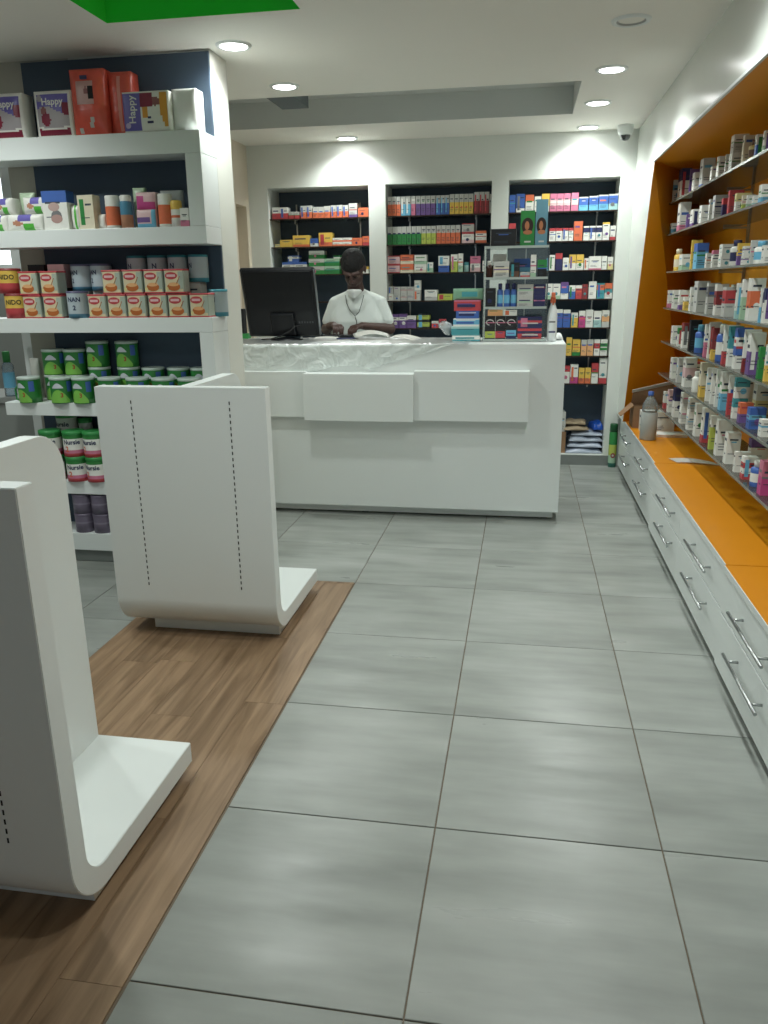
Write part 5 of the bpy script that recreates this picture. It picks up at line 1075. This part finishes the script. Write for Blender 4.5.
hull(bm, [(hp(-.022, -.083, -.066), .009), (hp(.022, -.083, -.066), .009), (hp(0, -.092, -.062), .009)]); hull(bm, [(hp(-.018, -.083, -.078), .009), (hp(.018, -.083, -.078), .009)])  # lips
hull(bm, [(hp(-.048, -.074, .020), .012), (hp(-.015, -.088, .020), .012)]); hull(bm, [(hp(.048, -.074, .020), .012), (hp(.015, -.088, .020), .012)])   # brow
for s in (-1, 1):
    hull(bm, [(hp(s*.080, .012, .010), .014, (.5, 1, 1.2)), (hp(s*.083, .018, -.012), .015, (.5, 1, 1.3)), (hp(s*.079, .008, -.034), .010, (.6, 1, 1))])
    ico(bm, hp(s*.032, -.078, .002), .013, 2)
hull(bm, [(HC+Vector((0, .03, -.06)), .052), (Vector(L(-1.0, 4.53, 1.40)), .058), (Vector(L(-1.0, 4.55, 1.34)), .07)])          # neck
hull(bm, [(Vector(L(-1.12, 4.56, 1.32)), .05), (Vector(L(-.88, 4.56, 1.32)), .05), (Vector(L(-1.10, 4.57, 1.0)), .07), (Vector(L(-.90, 4.57, 1.0)), .07)])   # trunk
hull(bm, [(Vector(L(-1.09, 4.60, .92)), .09), (Vector(L(-.91, 4.60, .92)), .09)])
def limb(bm, pts):
    for a, b in zip(pts[:-1], pts[1:]): hull(bm, [(Vector(a[0]), a[1]), (Vector(b[0]), b[1])])
ARM = {-1: [(L(-1.150, 4.557, 1.312), .040), (L(-1.240, 4.555, 1.135), .040), (L(-1.165, 4.36, 1.165), .030), (L(-1.125, 4.315, 1.175), .026)],
        1: [(L(-.850, 4.557, 1.312), .040), (L(-.762, 4.545, 1.135), .040), (L(-.880, 4.36, 1.160), .030), (L(-.925, 4.315, 1.170), .026)]}
for s in (-1, 1): limb(bm, ARM[s])
for s in (-1, 1):
    limb(bm, [(L(-1.0+s*.095, 4.60, .90), .085), (L(-1.0+s*.10, 4.59, .49), .055), (L(-1.0+s*.10, 4.62, .10), .042)])
    hull(bm, [(Vector(L(-1.0+s*.10, 4.62, .05)), .038), (Vector(L(-1.0+s*.115, 4.45, .03)), .028)])
# hands: palm, four unequal fingers and a thumb each, closing on a phone / pen
def hand(bm, wrist, d, side, palm_dn=Vector((0, 0, -1))):
    wrist = Vector(wrist); d = Vector(d).normalized(); dn = (palm_dn - d*palm_dn.dot(d)).normalized(); lat = d.cross(dn)*side
    kn = wrist + d*.078
    hull(bm, [(wrist, .022), (kn+lat*.028, .014), (kn-lat*.028, .013), (kn+lat*.008, .016)])
    for q, (o, ln) in enumerate(((.032, .068), (.011, .078), (-.011, .072), (-.031, .056))):
        a = kn + lat*o; b = a + (d*.85+dn*.45).normalized()*ln*.45; c = b + (d*.25+dn*.95).normalized()*ln*.32; e = c + (d*-.25+dn*.9).normalized()*ln*.26
        limb(bm, [(a, .0098), (b, .0088), (c, .0080), (e, .0070)])
    a = wrist + d*.022 + lat*.024; b = a + (lat*.7+d*.6+dn*.3).normalized()*.036; c = b + (d*.85+dn*.4-lat*.1).normalized()*.030
    limb(bm, [(a, .014), (b, .011), (c, .0088)])
hand(bm, L(-1.125, 4.315, 1.175), (.45, -.80, -.05), 1)
hand(bm, L(-.925, 4.315, 1.170), (-.45, -.80, -.10), -1)
body = remeshed('body', bm, SKIN, t, .0045, 3)
# eyes: closed lids read from above, slim dark lash lines
for s in (-1, 1):
    bm = bmesh.new(); tube(bm, [hp(s*.020, -.0895, -.003), hp(s*.032, -.0925, -.006), hp(s*.044, -.086, -.003)], .0022, 6); finish('eyelashes', bm, mat('black_hair', '#0d0c0c', .8), body)
# hair cap
bm = bmesh.new(); ico(bm, hp(0, .018, .036), .101, 4, (.84, .99, .97), HR)
cut = [v for v in bm.verts if ((HR.inverted() @ (v.co-HC)).z < .030 and (HR.inverted() @ (v.co-HC)).y < .0) or (HR.inverted() @ (v.co-HC)).z < -.055 + 0*v.co.x]
bmesh.ops.delete(bm, geom=cut, context='VERTS')
for v in bm.verts: v.co += (v.co-hp(0, .018, .036)).normalized()*random.uniform(0, .004)
bmesh.ops.solidify(bm, geom=bm.faces[:], thickness=.010)
finish('hair', bm, mat('black_hair', '#0d0c0c', .85), body, smooth=None)
# tunic
bm = bmesh.new()
hull(bm, [(Vector(L(-1.125, 4.56, 1.318)), .056), (Vector(L(-.875, 4.56, 1.318)), .056), (Vector(L(-1.0, 4.56, 1.345)), .060), (Vector(L(-1.12, 4.53, 1.19)), .085), (Vector(L(-.88, 4.53, 1.19)), .085)])
hull(bm, [(Vector(L(-1.12, 4.53, 1.19)), .085), (Vector(L(-.88, 4.53, 1.19)), .085), (Vector(L(-1.115, 4.565, .98)), .090), (Vector(L(-.885, 4.565, .98)), .090)])
hull(bm, [(Vector(L(-1.115, 4.565, .98)), .090), (Vector(L(-.885, 4.565, .98)), .090), (Vector(L(-1.12, 4.59, .80)), .10), (Vector(L(-.88, 4.59, .80)), .10)])
hull(bm, [(Vector(L(-1.05, 4.55, 1.37)), .045), (Vector(L(-.95, 4.55, 1.37)), .045), (Vector(L(-1.14, 4.56, 1.33)), .050), (Vector(L(-.86, 4.56, 1.33)), .050)])
hull(bm, [(Vector(L(-1.045, 4.525, 1.385)), .036), (Vector(L(-.955, 4.525, 1.385)), .036), (Vector(L(-1.0, 4.495, 1.365)), .040), (Vector(L(-1.09, 4.55, 1.335)), .050), (Vector(L(-.91, 4.55, 1.335)), .050), (Vector(L(-1.0, 4.50, 1.28)), .055)])
for s in (-1, 1):
    sh = Vector(L(-1.0+s*.158, 4.557, 1.312)); el = Vector(ARM[s][1][0]); m_ = sh.lerp(el, .66)
    hull(bm, [(sh, .061), (m_, .056)])
tun = remeshed('tunic', bm, TUNIC, t, .006, 5)
# V neck: skin patch and hanging mask below the chin
bm = bmesh.new(); hull(bm, [(Vector(L(-1.048, 4.455, 1.402)), .013), (Vector(L(-.960, 4.455, 1.402)), .013), (Vector(L(-1.004, 4.412, 1.403)), .014), (Vector(L(-1.004, 4.425, 1.365)), .014), (Vector(L(-1.004, 4.47, 1.39)), .02)])
fm = remeshed('face_mask', bm, mat('mask_white', '#d5dad8', .7), t, .004, 3)
bm = bmesh.new()
tube(bm, [Vector(L(-1.068, 4.46, 1.375)), Vector(L(-1.055, 4.432, 1.32)), Vector(L(-1.03, 4.425, 1.27)), Vector(L(-.995, 4.425, 1.235)), Vector(L(-.985, 4.430, 1.19)), Vector(L(-.99, 4.43, 1.12))], .0025, 6)
tube(bm, [Vector(L(-.935, 4.46, 1.375)), Vector(L(-.945, 4.432, 1.32)), Vector(L(-.965, 4.425, 1.26)), Vector(L(-.990, 4.425, 1.235))], .0025, 6)
tag(finish('earphone_cord', bm, BLACKM, None, (PX, PY, 0)), 'thin black cord hanging in a Y on the white tunic', 'cord')
bm = bmesh.new()
for s in (-1, 1):
    for a, b in (((L(-1.0+s*.095, 4.60, .88), .10), (L(-1.0+s*.10, 4.59, .49), .072)), ((L(-1.0+s*.10, 4.59, .49), .072), (L(-1.0+s*.10, 4.62, .09), .062))): hull(bm, [(Vector(a[0]), a[1]), (Vector(b[0]), b[1])])
remeshed('trousers', bm, mat('dark_trousers', '#23262b', .8), t, .01, 3)
for s in (-1, 1):
    bm = bmesh.new(); hull(bm, [(Vector(L(-1.0+s*.10, 4.64, .052)), .048, (1, 1, 1)), (Vector(L(-1.0+s*.115, 4.44, .040)), .038, (1, 1, 1))])
    remeshed('shoe', bm, BLACKM, t, .006, 2)
